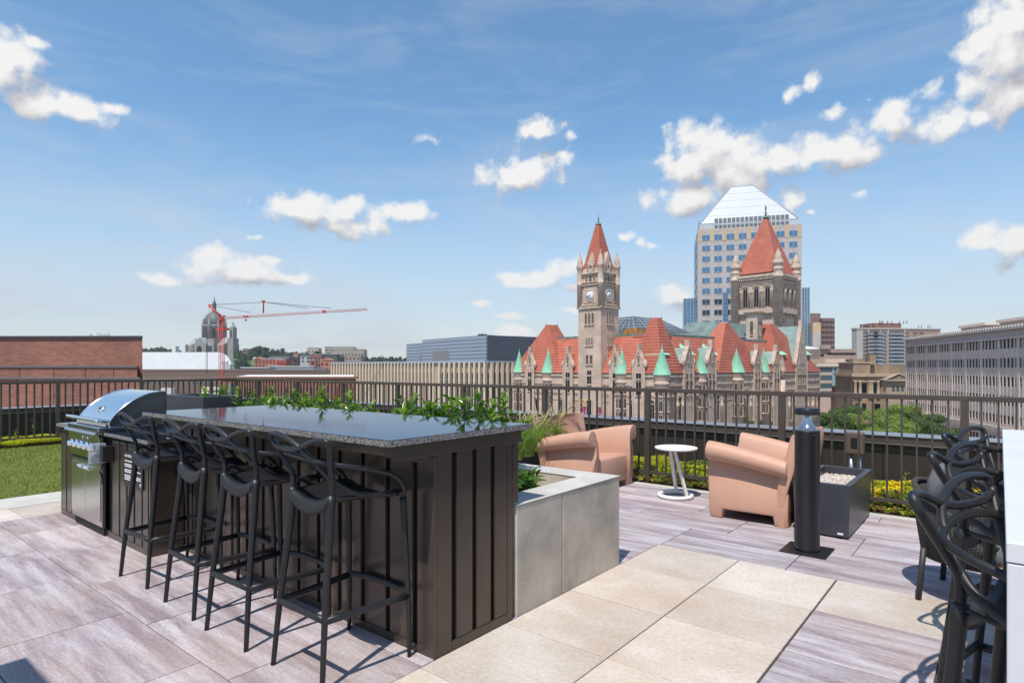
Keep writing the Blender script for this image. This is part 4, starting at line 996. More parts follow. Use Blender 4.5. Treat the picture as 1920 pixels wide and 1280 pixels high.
    gable(Y(1288), 3.8, 645, 703, 'r', copper=True, deep=5); gable(Y(1331), 3.6, 645, 700, 'r', copper=True, deep=5)
    gable(Y(1417), 3.6, 652, 700, 'r', copper=True, deep=5); gable(Y(1453), 3.6, 653, 700, 'r', copper=True, deep=5)
    yb = Y(1500); gable(yb, 7.6, 606, 700, 'r', copper=True, tall=True, deep=9)
    # copper hoods (small dormers) on the right slope
    hb = []
    for px, dz in ((1253,0),(1302,0),(1345,0),(1476,.4),(1522,.4)):
        y = Y(px); zz = Z(665, -1.6, y)
        g = MB(); g.box(-3.2, -.9, y-1.2, y+1.2, zz-2.2, zz-.02, 0); g.box(-.90,-.86, y-1.0, y+1.0, zz-1.9, zz-.2, 1); g.build('dormer', [M_STONE2, M_GLASS], t)
        g = MB(); g.frust((-4.5,-.45,y-1.55,y+1.55), (-4.4,-3.3,y-.15,y+.15), zz, zz+2.4); g.lathe([(.1,zz+2.3),(.03,zz+2.9),(0,zz+3.2)], (-3.4,y), 6); g.build('dormer_roof', M_COPR, t)
    # arcades and other windows
    z_ar = Z(792, X(1200), 0)
    for px in (1205, 1223, 1187, 1150): wins.append((X(px), -.0, Z(790,X(px)), 1.15, Z(750,X(px))-Z(790,X(px)), True, 0, .16, .28))
    for px in (1068, 988, 1004, 1052): wins.append((X(px), 0, Z(782,X(px)), 1.25, Z(745,X(px))-Z(782,X(px)), True, 0, .16, .28))
    for px in (1274,1284.5,1296,1334,1346,1401,1411,1421,1444,1452,1462,1483,1492,1501,1510,1518,1528):
        y = Y(px); wins.append((0, y, Z(787,0,y), 1.2, Z(742,0,y)-Z(787,0,y)+.3, True, R(90), .16, .28))
    for px in (1259,1262.5,1266,1305,1308.5,1312,1342,1346,1350,1393,1397,1401,1423,1427,1431):
        y = Y(px); wins.append((0, y, ze-3.6, .3, 2.0, False, R(90), .10, .06))
    for px in (1478,1483,1488,1519,1524,1531):
        y = Y(px)
        for dz, hh in ((-2.2,1.3),(-5.0,2.3)): wins.append((0, y, ze+dz-.4, .6, hh, False, R(90), .10, .06))
    y = Y(1478)
    P = MB()
    for px in (1269,1279,1290,1301,1328,1340,1352,1396,1406,1416,1438,1448,1457,1470,1479,1488,1497,1506,1514,1523,1533):
        y = Y(px); P = MB(); P.lathe([(.26,zg),(.26,Z(763,0,y)),(.4,Z(761,0,y)),(.4,Z(757,0,y)),(.22,Z(756,0,y)),(.22,Z(747,0,y)),(.3,Z(746,0,y)),(0,Z(743,0,y))], (.16,y), 10); P.build('column', M_STONE2, t)
    # ---------------- clock tower
    x1 = X(1129); tw = f.p(x1,0).y*.0445
    x0 = x1-tw; y0, y1_ = -.5, -.5+tw; cx, cy = (x0+x1)/2, (y0+y1_)/2
    zz = lambda py: Z(py, x1, y0)
    T = MB(); T.box(x0-.25, x1+.25, y0-.25, y1_+.25, zg, zz(578)); T.box(x0+.15, x1-.15, y0+.15, y1_-.15, zz(577.9), zz(500)); T.build('clock_tower', M_STONE, t)
    tr = MB()
    for py, o_, hh in ((573,.55,.45),(568,.25,.3),(530,.22,.25),(526,.3,.18),(508,.3,.3)): z = zz(py); tr.box(x0-o_, x1+o_, y0-o_, y1_+o_, z-hh, z)
    tr.build('cornice', M_STONE2, t)
    c = MB()
    for (xx, yy) in ((x0,y0),(x1,y0),(x1,y1_),(x0,y1_)):
        c.lathe([(.62,zz(574)),(.62,zz(532)),(.70,zz(531)),(.70,zz(528)),(.62,zz(527)),(.62,zz(500)),(.78,zz(498)),(.78,zz(494)),(.60,zz(488)),(.62,zz(486)),(.36,zz(478)),(.12,zz(472)),(.17,zz(470)),(0,zz(466))], (xx,yy), 18)
    c.build('corner_turret', M_STONE2, t)
    rf = MB(); rf.frust((x0+.35,x1-.35,y0+.35,y1_-.35), (cx-.42,cx+.42,cy-.42,cy+.42), zz(503), Z(421,cx,cy)); rf.build('tower_roof', M_TILE, t)
    rf = MB(); zt = Z(421,cx,cy); rf.frust((cx-.55,cx+.55,cy-.55,cy+.55),(cx-.3,cx+.3,cy-.3,cy+.3), zt, zt+.35); rf.lathe([(.16,zt+.3),(.1,zt+1),(.2,zt+1.2),(.06,zt+1.6),(.05,zt+2.3),(0,zt+2.9)],(cx,cy),8); rf.build('finial', M_COPD, t)
    for s in range(3):       # dormer gablets on the spire
        Tm = (Matrix.Translation((cx,y0+.35,0)), Matrix.Translation((x1-.35,cy,0)) @ Matrix.Rotation(R(90),4,'Z'), Matrix.Translation((x0+.35,cy,0)) @ Matrix.Rotation(R(-90),4,'Z'))[s]
        g = MB(); g.T = Tm; g.prism([(-.85,zz(512)),(.85,zz(512)),(.8,zz(490)),(0,zz(468)),(-.8,zz(490))], -.15, 1.6, 'y')
        for u in (-1, 1): g.lathe([(.16,zz(515)),(.16,zz(492)),(.2,zz(491)),(0,zz(485))], (u*.82,-.2), 8)
        g.build('gablet', M_STONE2, t)
    # tower windows
    for rz, base in ((0, lambda u, z: (cx+u, y0, z)), (R(90), lambda u, z: (x1, cy+u, z))):
        def tw_(u, z, w, h, a, off=.27, d=.09, fr=.09):
            q = base(u, z); nx, ny = (0,-1) if rz == 0 else (1,0); wins.insert(0, (q[0]+nx*off, q[1]+ny*off, q[2], w, h, a, rz, d, fr))
        for u in (-.95,0,.95): tw_(u, zz(606), .52, zz(585)-zz(606), True)
        for u in (-.75,0,.75): tw_(u, zz(646), .34, 1.5, False)
        for u in (-.55,.55): tw_(u, zz(682), .62, 1.9, False)
        tw_(0, zz(703), 1.15, .95, False); tw_(0, zz(720), 1.15, 1.55, False)
        for u in (-1.05,0,1.05): tw_(u, zz(525.5), .42 if u else .62, 1.0 if u else 1.25, True, off=-.13)
        tw_(0, zz(505), .6, 1.3, True, off=-.18)
        tw_(0, zz(790), 1.3, zz(748)-zz(790), True, fr=.28, d=.16)
    # clocks
    for k, (loc, rot) in enumerate((((cx, y0+.02, zz(552)), (R(90),0,0)), ((x1-.02, cy, zz(552)), (R(90),0,R(90))))):
        fr = MB(); 
        mcl = mat('clock_white', (.80,.81,.82), .5); mck = mat('clock_black', (.01,.01,.012), .5)
        r = 1.08
        b = MB(); b.box(-1.75,1.75,-1.55,1.75,-.10,.06); b.build('clock_surround', M_STONE2, t, loc).rotation_euler = rot
        b = MB().lathe([(0,.061),(r+.22,.061),(r+.22,.16),(r+.02,.16),(r+.0,.09),(0,.09)], seg=40); o = b.build('clock_frame', M_STONE2, t, loc); o.rotation_euler = rot
        b = MB().lathe([(0,.091),(r,.091),(r,.10),(0,.10)], seg=40); face = b.build('clock_face', mcl, t, loc); face.rotation_euler = rot
        b = MB()
        for i in range(12):
            a = R(90-30*i); b.T = Matrix.Translation((math.cos(a)*r*.80, math.sin(a)*r*.80, 0)) @ Matrix.Rotation(a, 4, 'Z'); b.box(-.15,.13,-.045,.045,.101,.112)
            if i % 3 == 0: b.box(-.15,.13,-.10,-.06,.101,.112); b.box(-.15,.13,.06,.10,.101,.112)
        b.T = None; b.build('numerals', mck, face)
        # 12:42
        for ang, L_, w in ((R(90-(30*12.7)), .55, .075), (R(90-6*42), .88, .05)):
            b = MB(); b.T = Matrix.Rotation(ang, 4, 'Z'); b.box(-.18, L_, -w, w, .113, .13); b.build('clock_hand', mck, face)
    # ---------------- great north tower
    GD = 192.; k_ = GD/150; g = Fr(1459, GD, CA); inv = Matrix.Rotation(-CA, 4, 'Z') @ Matrix.Translation(-f.o)
    q = inv @ g.o; sx = GD*.0735
    bx1, by0 = q.x, q.y; bx0, by1 = bx1-sx, by0+sx; bz = lambda py: Z(py, bx1, by0)
    T = MB(); T.box(bx0, bx1, by0, by1, zg, bz(512)); T.build('great_tower', M_STONE, t)
    T = MB()
    for (xx, yy) in ((bx0,by0),(bx1,by0),(bx1,by1),(bx0,by1)):
        T.lathe([(a_*k_, bz(p_) if p_ else zg) for a_, p_ in ((1.15,0),(1.15,520),(1.3,519),(1.3,516),(1.15,515),(1.15,506),(1.25,505),(1.25,503),(1.15,502),(1.15,496),(1.45,494),(1.35,491),(.95,484),(1.0,483),(.6,474),(.15,467),(0,463))], (xx,yy), 20)
    T.build('corner_turret', M_STONE2, t)
    T = MB()
    for py, o_, hh in ((511,1.15,.8),(516,.7,.5),(524,.4,.45),(528,.25,.3)): z = bz(py); T.box(bx0-o_, bx1+o_, by0-o_, by1+o_, z-hh, z)
    z = bz(515)
    for i in range(18):
        u = 1.0+i*(sx-2)/17; T.box(bx0+u-.2, bx0+u+.2, by0-.95, by0-.01, z-1.0, z-.05); T.box(bx1+.01, bx1+.95, by0+u-.2, by0+u+.2, z-1.0, z-.05)
    T.build('cornice', M_STONE2, t)
    T = MB(); bcx, bcy = (bx0+bx1)/2, (by0+by1)/2
    T.frust((bx0+.2,bx1-.2,by0+.2,by1-.2), (bcx-.55,bcx+.55,bcy-.55,bcy+.55), bz(507), Z(409,bcx,bcy)); T.build('tower_roof', M_TILE, t)
    T = MB(); z = Z(409,bcx,bcy); T.frust((bcx-1,bcx+1,bcy-1,bcy+1),(bcx-.5,bcx+.5,bcy-.5,bcy+.5), z, z+.6); T.lathe([(.38,z+.6),(.28,z+1.2),(.42,z+1.6),(.25,z+2.0),(.25,z+3.0),(.38,z+3.3),(.12,z+4.2),(0,z+4.8)],(bcx,bcy),10); T.build('finial', M_COPD, t)
    for rz, base in ((0, lambda u, z: (bcx+u, by0, z)), (R(90), lambda u, z: (bx1, bcy+u, z))):
        for u in (-3.7,0,3.7):
            # nested arch recess: three rings
            q = base(u, bz(575)); b = MB(); r0 = 1.25
            for k, (rr, dd) in enumerate(((1.78,.42),(1.45,.28),(1.12,.14))):
                poly = []
                for i in range(17): a = math.pi*i/16; poly.append((rr*math.cos(a), rr*math.sin(a)))
                for i in range(17): a = math.pi*(16-i)/16; poly.append(((rr-.29)*math.cos(a), (rr-.29)*math.sin(a)))
                b.T = Matrix.Translation((0,0,bz(541)-bz(575))); b.prism(poly, -dd, -.0, 'y'); b.T = None
                for s in (-1,1): b.lathe([(.13,.0),(.13,bz(545)-bz(575)),(.22,bz(542.5)-bz(575)),(.22,bz(541)-bz(575))], (s*(rr-.14), -dd+.1), 8)
            o = b.build('arch', M_STONE2, t, q); o.rotation_euler = (0,0,rz)
            q2 = base(u, bz(573)); wins.insert(0, (q2[0], q2[1], q2[2], 1.5, bz(541)-bz(573)+.7, True, rz, .06, .08))
        q = base(0, bz(584)); b = MB(); b.box(-5.6,5.6,-1.0,0,-.3,.05).box(-5.6,5.6,-1.0,-.8,.05,1.4)
        for u in (-4,-1.3,1.3,4): b.prism([(-.0,-.3),(-.9,-.3),(-.0,-1.8)], u-.2, u+.2, 'x')
        o = b.build('balcony', M_STONE2, t, q); o.rotation_euler = (0,0,rz)
        for u in (-3,-1.2): q = base(u, bz(604)); wins.append((q[0], q[1], q[2], .5, 1.6, True, rz, .08, .1))
    # chimney tower in front of the great tower
    y = Y(1412, -7); b = MB(); b.box(-8.2,-5.2,y-1.5,y+1.5, ze, Z(586,-7,y)).box(-8.6,-4.8,y-1.9,y+1.9,Z(586,-7,y),Z(583,-7,y)).frust((-8.2,-5.2,y-1.5,y+1.5),(-8.9,-4.5,y-2.2,y+2.2),Z(590,-7,y),Z(586.5,-7,y)); b.build('chimney', M_STONE2, t)
    for dy in (-.7,.7): wins.append((-5.2, y+dy, Z(628,-7,y), .7, 3.6, False, R(90), .08, .08))
    wins.append((-6.7, y-1.5, Z(628,-7,y), .7, 3.6, False, 0, .08, .08))
    # low copper roofs round the court
    b = MB(); y = Y(1340,-10); b.frust((-22,-9,Y(1330,-12),Y(1380,-12)+6),(-20,-12,Y(1330,-12)+3,Y(1380,-12)+3), Z(632,-12,Y(1350,-12)), Z(603,-12,Y(1350,-12)))
    b.frust((-16,-8,Y(1410,-9)+2,Y(1470,-9)),(-14,-9,Y(1410,-9)+3,Y(1460,-9)), Z(640,-9,Y(1430,-9)), Z(607,-9,Y(1430,-9))); b.build('court_roof', M_COPD, t)
    # glass skylight over the court
    b = MB(); xs0, xs1, ys0, ys1 = -29, -13.5, 13, 34; zz0 = Z(621,-20,15); zz1 = Z(594,-20,20)
    b.frust((xs0,xs1,ys0,ys1),((xs0+xs1)/2-2,(xs0+xs1)/2+2,ys0+5,ys1-5), zz0, zz1); b.build('skylight', mat('skylight_glass', (.07,.09,.10), .25, .1, .3, .3), t)
    r = MB()
    for i in range(9):
        u = i/8; r.tube([(xs0+(xs1-xs0)*u, ys0, zz0+.05), ((xs0+xs1)/2-2+4*u, ys0+5, zz1+.05)], .05, 4); r.tube([(xs1, ys0+(ys1-ys0)*u, zz0+.05), ((xs0+xs1)/2+2, ys0+5+(ys1-ys0-10)*u, zz1+.05)], .05, 4)
    for k in range(1,5):
        u = k/5; a0 = xs0+((xs0+xs1)/2-2-xs0)*u; a1 = xs1+((xs0+xs1)/2+2-xs1)*u; q0 = ys0+5*u; q1 = ys1-5*u; z = zz0+(zz1-zz0)*u+.05; r.tube([(a0,q0,z),(a1,q0,z),(a1,q1,z)], .05, 4)
    r.build('skylight_frame', mat('frame_pale', (.45,.52,.56), .5), t)
    b = MB(); xv = X(1193, dp+3); b.box(xv-1.4, xv+.9, dp+2, dp+4.4, zr+.2, zr+1.7).box(xv-2.6,xv-1.6,dp+2,dp+4.2,zr+.2,zr+1.5).box(xv+1.3,xv+2.6,dp+2,dp+4.2,zr+.2,zr+1.2); b.build('roof_vent', mat('vent_orange', (.42,.20,.05), .6, .2, .35, 1), t)
    wins_sorted = wins
    add_windows(t, wins_sorted)
    # magenta banners
    mb = mat('banner_magenta', (.50,.05,.17), .7); mw = mat('banner_white', (.8,.75,.78), .7)
    for px, lab in ((1093,'magenta vertical banner with white letters, left of the tower base arch'),(1121,'magenta vertical banner with white letters on the clock tower corner')):
        x = X(px, y0-.9); c = f.p(x, y0-.9); tt = thing('banner', lab, 'banner', (c.x, c.y, 0), CA, 'magenta banners on the castle hall'); z1 = zz(764); z0 = zz(800)
        MB().box(-.45,.45,-.02,.02,z0,z1).build('cloth', mb, tt)
        MB().box(-.5,.5,-.03,.6,z1,z1+.06).build('bracket', M_BLK, tt)
        txt('TANY', 1.1, 'lettering', mw, tt, (.38, -.035, (z0+z1)/2-.35), (R(90), R(-90), 0))
build_castle()

# ---------- simple building helpers
def fb(name, label, cat, px0, px1, depth, ang=0, zbot=GROUND):
    f = Fr(px0, depth, ang); return f, f.thing(name, label, cat), f.X(px1)
def winrow(t, xs, zs, w, h, y=-.0, m=None, d=.05, name='window', cap=100, glass=None, rz=0, base=None):
    """plain rectangular windows with a thin frame; shared mesh"""
    g = glass or M_GLASS; fm = m or M_STONE2
    pts = [(x, z) for z in zs for x in xs]
    b = MB(); b.add([(-w/2,-d,0),(w/2,-d,0),(w/2,-d,h),(-w/2,-d,h)], [(0,1,2,3)], 1)
    fr = min(w,h)*.07; b.box(-w/2-fr,w/2+fr,-d-.06,-.001,-fr,0,0).box(-w/2-fr,w/2+fr,-d-.06,-.001,h,h+fr,0).box(-w/2-fr,-w/2,-d-.06,-.001,0,h,0).box(w/2,w/2+fr,-d-.06,-.001,0,h,0).box(-fr*.5,fr*.5,-d-.03,-d,0,h,0)
    def T(x, z): return (x, y, z) if not rz else (base, x, z)
    proto = None; rest = MB()
    for i, (x, z) in enumerate(pts):
        if i < cap:
            if proto is None: o = proto = b.build(name, [fm, g], t)
            else: o = proto.copy(); COL.objects.link(o)
            o.location = T(x, z); o.rotation_euler = (0,0,rz)
        else:
            Tm = Matrix.Translation(T(x,z)) @ Matrix.Rotation(rz, 4, 'Z'); n = len(rest.v)
            for v in b.v: rest.v.append(Tm @ v)
            for f_, mm in zip(b.f, b.m): rest.f.append([n+q for q in f_]); rest.m.append(mm); rest.sm.append(False)
    if rest.f: tag(rest.build(name+'s', [fm, g], t), 'remaining windows of this building', kind='stuff')
M_BRK = brickmat('red_brick', (.30,.115,.075), (.23,.09,.065), (.27,.17,.13), var=.16, vs=.35)
M_BRK2 = brickmat('brown_brick', (.25,.12,.085), (.20,.095,.07), (.24,.16,.12), var=.14, vs=.2)
# left brick building
def build_brick():
    f, t, x1 = fb('brick_warehouse', 'long windowless red brick building at the far left of the skyline', 'building', -700, 267, 46, R(-1.5))
    Z = f.Z; X = f.X
    # brick scaled up so the courses read at this distance
    mB = brickmat('big_red_brick', (.31,.125,.085), (.215,.085,.06), (.26,.15,.115), bw=.42, rh=.14, ms=.012, var=.17, vs=.25)
    zt = Z(634, x1); b = MB(); b.prism([(0,0),(x1,0),(x1-16,20),(0,20)], GROUND, zt, 'z'); b.build('wall', mB, t)
    b = MB(); b.prism([(-.1,-.12),(x1+.1,-.12),(x1-16,20.1),(0,20.1)], zt+.001, zt+.18, 'z'); b.build('coping', mat('coping_dark', (.04,.04,.045), .5), t)
    xb = X(257, -2.2); z2 = Z(689, xb, -2.2); b = MB(); b.prism([(0,-2.2),(xb,-2.2),(xb-1.4,-.002),(0,-.002)], GROUND, z2, 'z'); b.build('lower_wall', mB, t)
    b = MB(); b.prism([(0,-2.28),(xb+.05,-2.28),(xb-1.4,-.003),(0,-.003)], z2+.002, z2+.14, 'z'); z3 = Z(711, xb, -3.5); xc = X(262,-3.5); b.prism([(0,-3.58),(xc+.05,-3.58),(xc-.8,-2.203),(0,-2.203)], z3+.002, z3+.12, 'z'); b.build('ledge', mat('ledge_grey', (.13,.12,.12), .6), t)
    b = MB(); b.prism([(0,-3.5),(xc,-3.5),(xc-.8,-2.202),(0,-2.202)], GROUND, z3, 'z'); b.build('lower_wall', mB, t)
    b = MB()
    for px in (37,101,160,213): x = X(px,-2.2); b.box(x-.02,x+.02,-2.215,-2.201,z3,z2)
    for px in (31,101,166,205): x = X(px,-3.5); b.box(x-.02,x+.02,-3.515,-3.501,GROUND,z3)
    b.build('joint', mat('joint_dark', (.05,.03,.025), .9), t)
    b = MB()
    for px, h in ((168,.35),(171,.5),(184,.55),(187,.5),(192,.5),(196,.45),(201,.55),(204,.5)):
        x = X(px, 3); b.tube([(x,3,zt),(x,3,zt+h)], .03, 6); b.box(x-.1,x+.06,2.9,3.0,zt+h*.4,zt+h)
    b.build('antenna', mat('antenna_white', (.6,.6,.6), .5), t)
build_brick()
M_BRN = bandmat('brown_panel', (.17,.12,.095), (.11,.08,.065), 1.6, .06, rough=.7)
def build_left_mid():
    # white vaulted roof
    f, t, x1 = fb('vaulted_arena', 'bright white curved roof arena behind the brick building', 'arena', 180, 436, 270, 0); Z = f.Z; X = f.X
    z1 = Z(660); z0 = Z(700); xr = X(436); xa = X(405)
    P = [(0,z0-3)]+[(0,z1)]+[(xa,z1)]
    for i in range(1, 13): a = math.pi/2*i/12; P.append((xa+(xr-xa)*math.sin(a), z0+(z1-z0)*math.cos(a)))
    P.append((xr, z0-3)); b = MB(); b.prism(P, 0, 1.5, 'y', 0, False); b.build('vault', mat('membrane_white', (.80,.80,.80), .7, 0, .03, .3), t)
    for k in range(4):
        pass
    b = MB().box(X(421),X(436),-2,-.1,z0-4,Z(683)).box(X(419),X(430),-2,-1,Z(683),Z(677)); b.build('annex', mat('annex_grey', (.45,.46,.47), .7), t)
    b = MB().box(X(315),X(322),3,6,z1,Z(648)); b.build('roof_mast', mat('mast_white', (.62,.62,.60), .7), t)
    # brown block
    f, t, x1 = fb('brown_office_block', 'low brown office block below the white vaulted roof', 'building', 225, 640, 215, 0); Z = f.Z; X = f.X
    b = MB().box(0, x1, 0, 14, GROUND, Z(697)); b.build('wall', M_BRN, t); zz = Z(697); MB().box(-.1,x1+.1,-.1,14,zz+.002,zz+.9).build('coping', M_BRN, t)
    mwh = mat('unit_cream', (.58,.56,.50), .6)
    for a, c, p, q in ((306,331,727,738),(380,420,725,731),(380,396,733,738),(404,424,735,741)): MB().box(X(a,-3),X(c,-3),-5,-3,Z(q,0,-3),Z(p,0,-3)).build('rooftop_unit', mwh, t)
    winrow(t, [X(p) for p in range(272,420,9)], [Z(722)], 1.1, 2.2, glass=mat('dim_glass', (.05,.05,.05), .2))
    zb = Z(742,0,-5); MB().box(0,x1,-12,-2.9,GROUND,zb).build('podium', M_BRK2, t); MB().box(0,x1,-12.2,-12.001,zb,zb+1).build('podium_coping', M_COP, t)
    # red brick hall with pale flat roof
    f, t, x1 = fb('brick_hall', 'low red brick hall with a pale flat roof behind the railing left of centre', 'building', 419, 667, 46, R(-3)); Z = f.Z; X = f.X
    zt = Z(709); MB().prism([(0,0),(x1,0),(x1-5,16),(-6,16)],GROUND,zt,'z').build('wall', M_BRK, t); MB().box(-.1,x1+.1,-.12,.2,zt+.002,zt+.14).build('coping', M_BRK2, t)
    MB().prism([(.2,.25),(x1-.3,.25),(x1-5.2,15.9),(-6,15.9)],zt+.003,zt+.06,'z').build('roof', mat('roof_white', (.68,.64,.60), .8, 0, .1, .3), t)
    b = MB(); 
    for i in range(0, 26): x = x1*i/26; b.box(x,x+.16,-.10,-.001,GROUND,zt-.6)
    b.build('pilaster', M_BRK2, t)
    b = MB(); x0_, x1_ = X(433), X(440); b.box(x0_, x1_, -.6,-.11, GROUND, Z(718)); b.build('flue', mat('flue_grey', (.2,.23,.25), .5), t)
build_left_mid()
def build_fin():
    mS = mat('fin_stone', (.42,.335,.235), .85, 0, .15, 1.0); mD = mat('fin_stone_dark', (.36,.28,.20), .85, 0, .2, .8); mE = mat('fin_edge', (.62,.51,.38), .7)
    f, t, x1 = fb('finned_building', 'tan stone library with closely spaced vertical fins across the middle distance', 'building', 625, 912, 212, R(-37)); Z = f.Z; X = f.X
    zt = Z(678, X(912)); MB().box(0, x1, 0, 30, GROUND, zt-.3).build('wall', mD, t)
    zb = Z(699, X(912)); MB().box(0, X(828), -.15, -.002, zb, zt-.3).box(X(817),X(828),-.35,-.151,GROUND,zt-.3).build('frieze', mS, t)
    MB().box(X(828), x1, -.15, -.003, zb, zt-.3).build('frieze', mS, t)
    MB().box(X(829), x1-.4, -.05, -.002, GROUND, zb-.01).build('glazing', mat('fin_glass', (.020,.026,.036), .08), t)
    MB().box(-.3, x1+.3, -.9, 30, zt-.28, zt+.25).build('cornice', mat('cornice_grey', (.33,.36,.40), .6), t)
    b = MB(); n = 33
    for i in range(n): x = .1+(X(816)-.1)*i/(n-1); b.box(x-.26,x+.26,-1.0,-.152,GROUND,zt-.29)
    tag(b.build('fin', mE, t), 'row of narrow pale fins over the stone wall', kind=None)
    for i in range(10):
        x = X(828+i*9.4); MB().box(x-.32,x+.32,-1.2,-.153,GROUND,zt-.29).build('fin', mE, t)
    b = MB()
    for py in (713,730,747,764): z = Z(py,x1); b.box(X(829),x1-.4,-.12,-.051,z-.12,z)
    b.build('transom', mE, t)
    # side face
    f2 = Fr(912, f.p(x1,0).y, R(40)); 
    inv = Matrix.Rotation(-f.a,4,'Z') @ Matrix.Translation(-f.o); L = f2.X(1012)
    Tm = inv @ Matrix.Translation(f2.o) @ Matrix.Rotation(f2.a,4,'Z')
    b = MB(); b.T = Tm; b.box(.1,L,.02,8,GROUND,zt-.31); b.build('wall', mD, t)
    b = MB(); b.T = Tm; b.box(.1,L,-.1,.018,zb,zt-.3); b.build('frieze', mS, t)
    b = MB(); b.T = Tm; b.box(.3,L,-.04,.017,GROUND,zb-.01); b.build('glazing', MATS['fin_glass'], t)
    b = MB(); b.T = Tm; b.box(0,L,-.9,20,zt-.27,zt+.24); b.build('cornice', MATS['cornice_grey'], t)
    for i in range(10):
        x = 1.2+i*(L-1.2)/10; b = MB(); b.T = Tm; b.box(x-.34,x+.34,-1.3,-.11,GROUND,zt-.3); b.build('fin', mE, t)
    b = MB(); b.T = Tm
    for py in (713,730,747,764): z = Z(py,x1); b.box(.3,L,-.12,-.041,z-.12,z)
    b.build('transom', mE, t)
build_fin()
def build_grey():
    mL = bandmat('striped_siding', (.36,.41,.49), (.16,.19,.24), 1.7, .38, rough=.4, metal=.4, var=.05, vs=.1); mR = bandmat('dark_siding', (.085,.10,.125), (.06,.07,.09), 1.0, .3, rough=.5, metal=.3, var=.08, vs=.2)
    f, t, x1 = fb('grey_hall', 'large grey blue metal clad hall behind the finned building', 'building', 792, 910, 320, R(-55)); Z = f.Z; X = f.X
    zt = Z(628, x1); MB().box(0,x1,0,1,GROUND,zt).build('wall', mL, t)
    xa = X(762,4); MB().box(xa,-.01,4,12,GROUND,Z(645,xa,4)).build('wall', mL, t)
    f2 = Fr(910, f.p(x1,0).y, R(37)); inv = Matrix.Rotation(-f.a,4,'Z') @ Matrix.Translation(-f.o); Tm = inv @ Matrix.Translation(f2.o) @ Matrix.Rotation(f2.a,4,'Z')
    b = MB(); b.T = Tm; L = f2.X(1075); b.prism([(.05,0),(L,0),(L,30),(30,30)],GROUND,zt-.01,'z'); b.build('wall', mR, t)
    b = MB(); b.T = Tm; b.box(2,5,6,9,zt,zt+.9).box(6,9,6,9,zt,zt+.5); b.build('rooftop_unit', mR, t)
    MB().box(X(811),X(842),-.08,-.002,Z(676),Z(659)).build('service_door', mat('louvre', (.20,.20,.20), .6), t); MB().box(X(787,4),X(791,4),3.9,3.998,Z(676),Z(665)).build('louvre', mat('louvre', (.2,.2,.2)), t)
    b = MB(); x = x1-.4; b.box(x, x1+.02, -.1, -.002, GROUND, zt); b.build('corner_trim', mat('trim_pale', (.42,.47,.53), .4, .4), t)
build_grey()
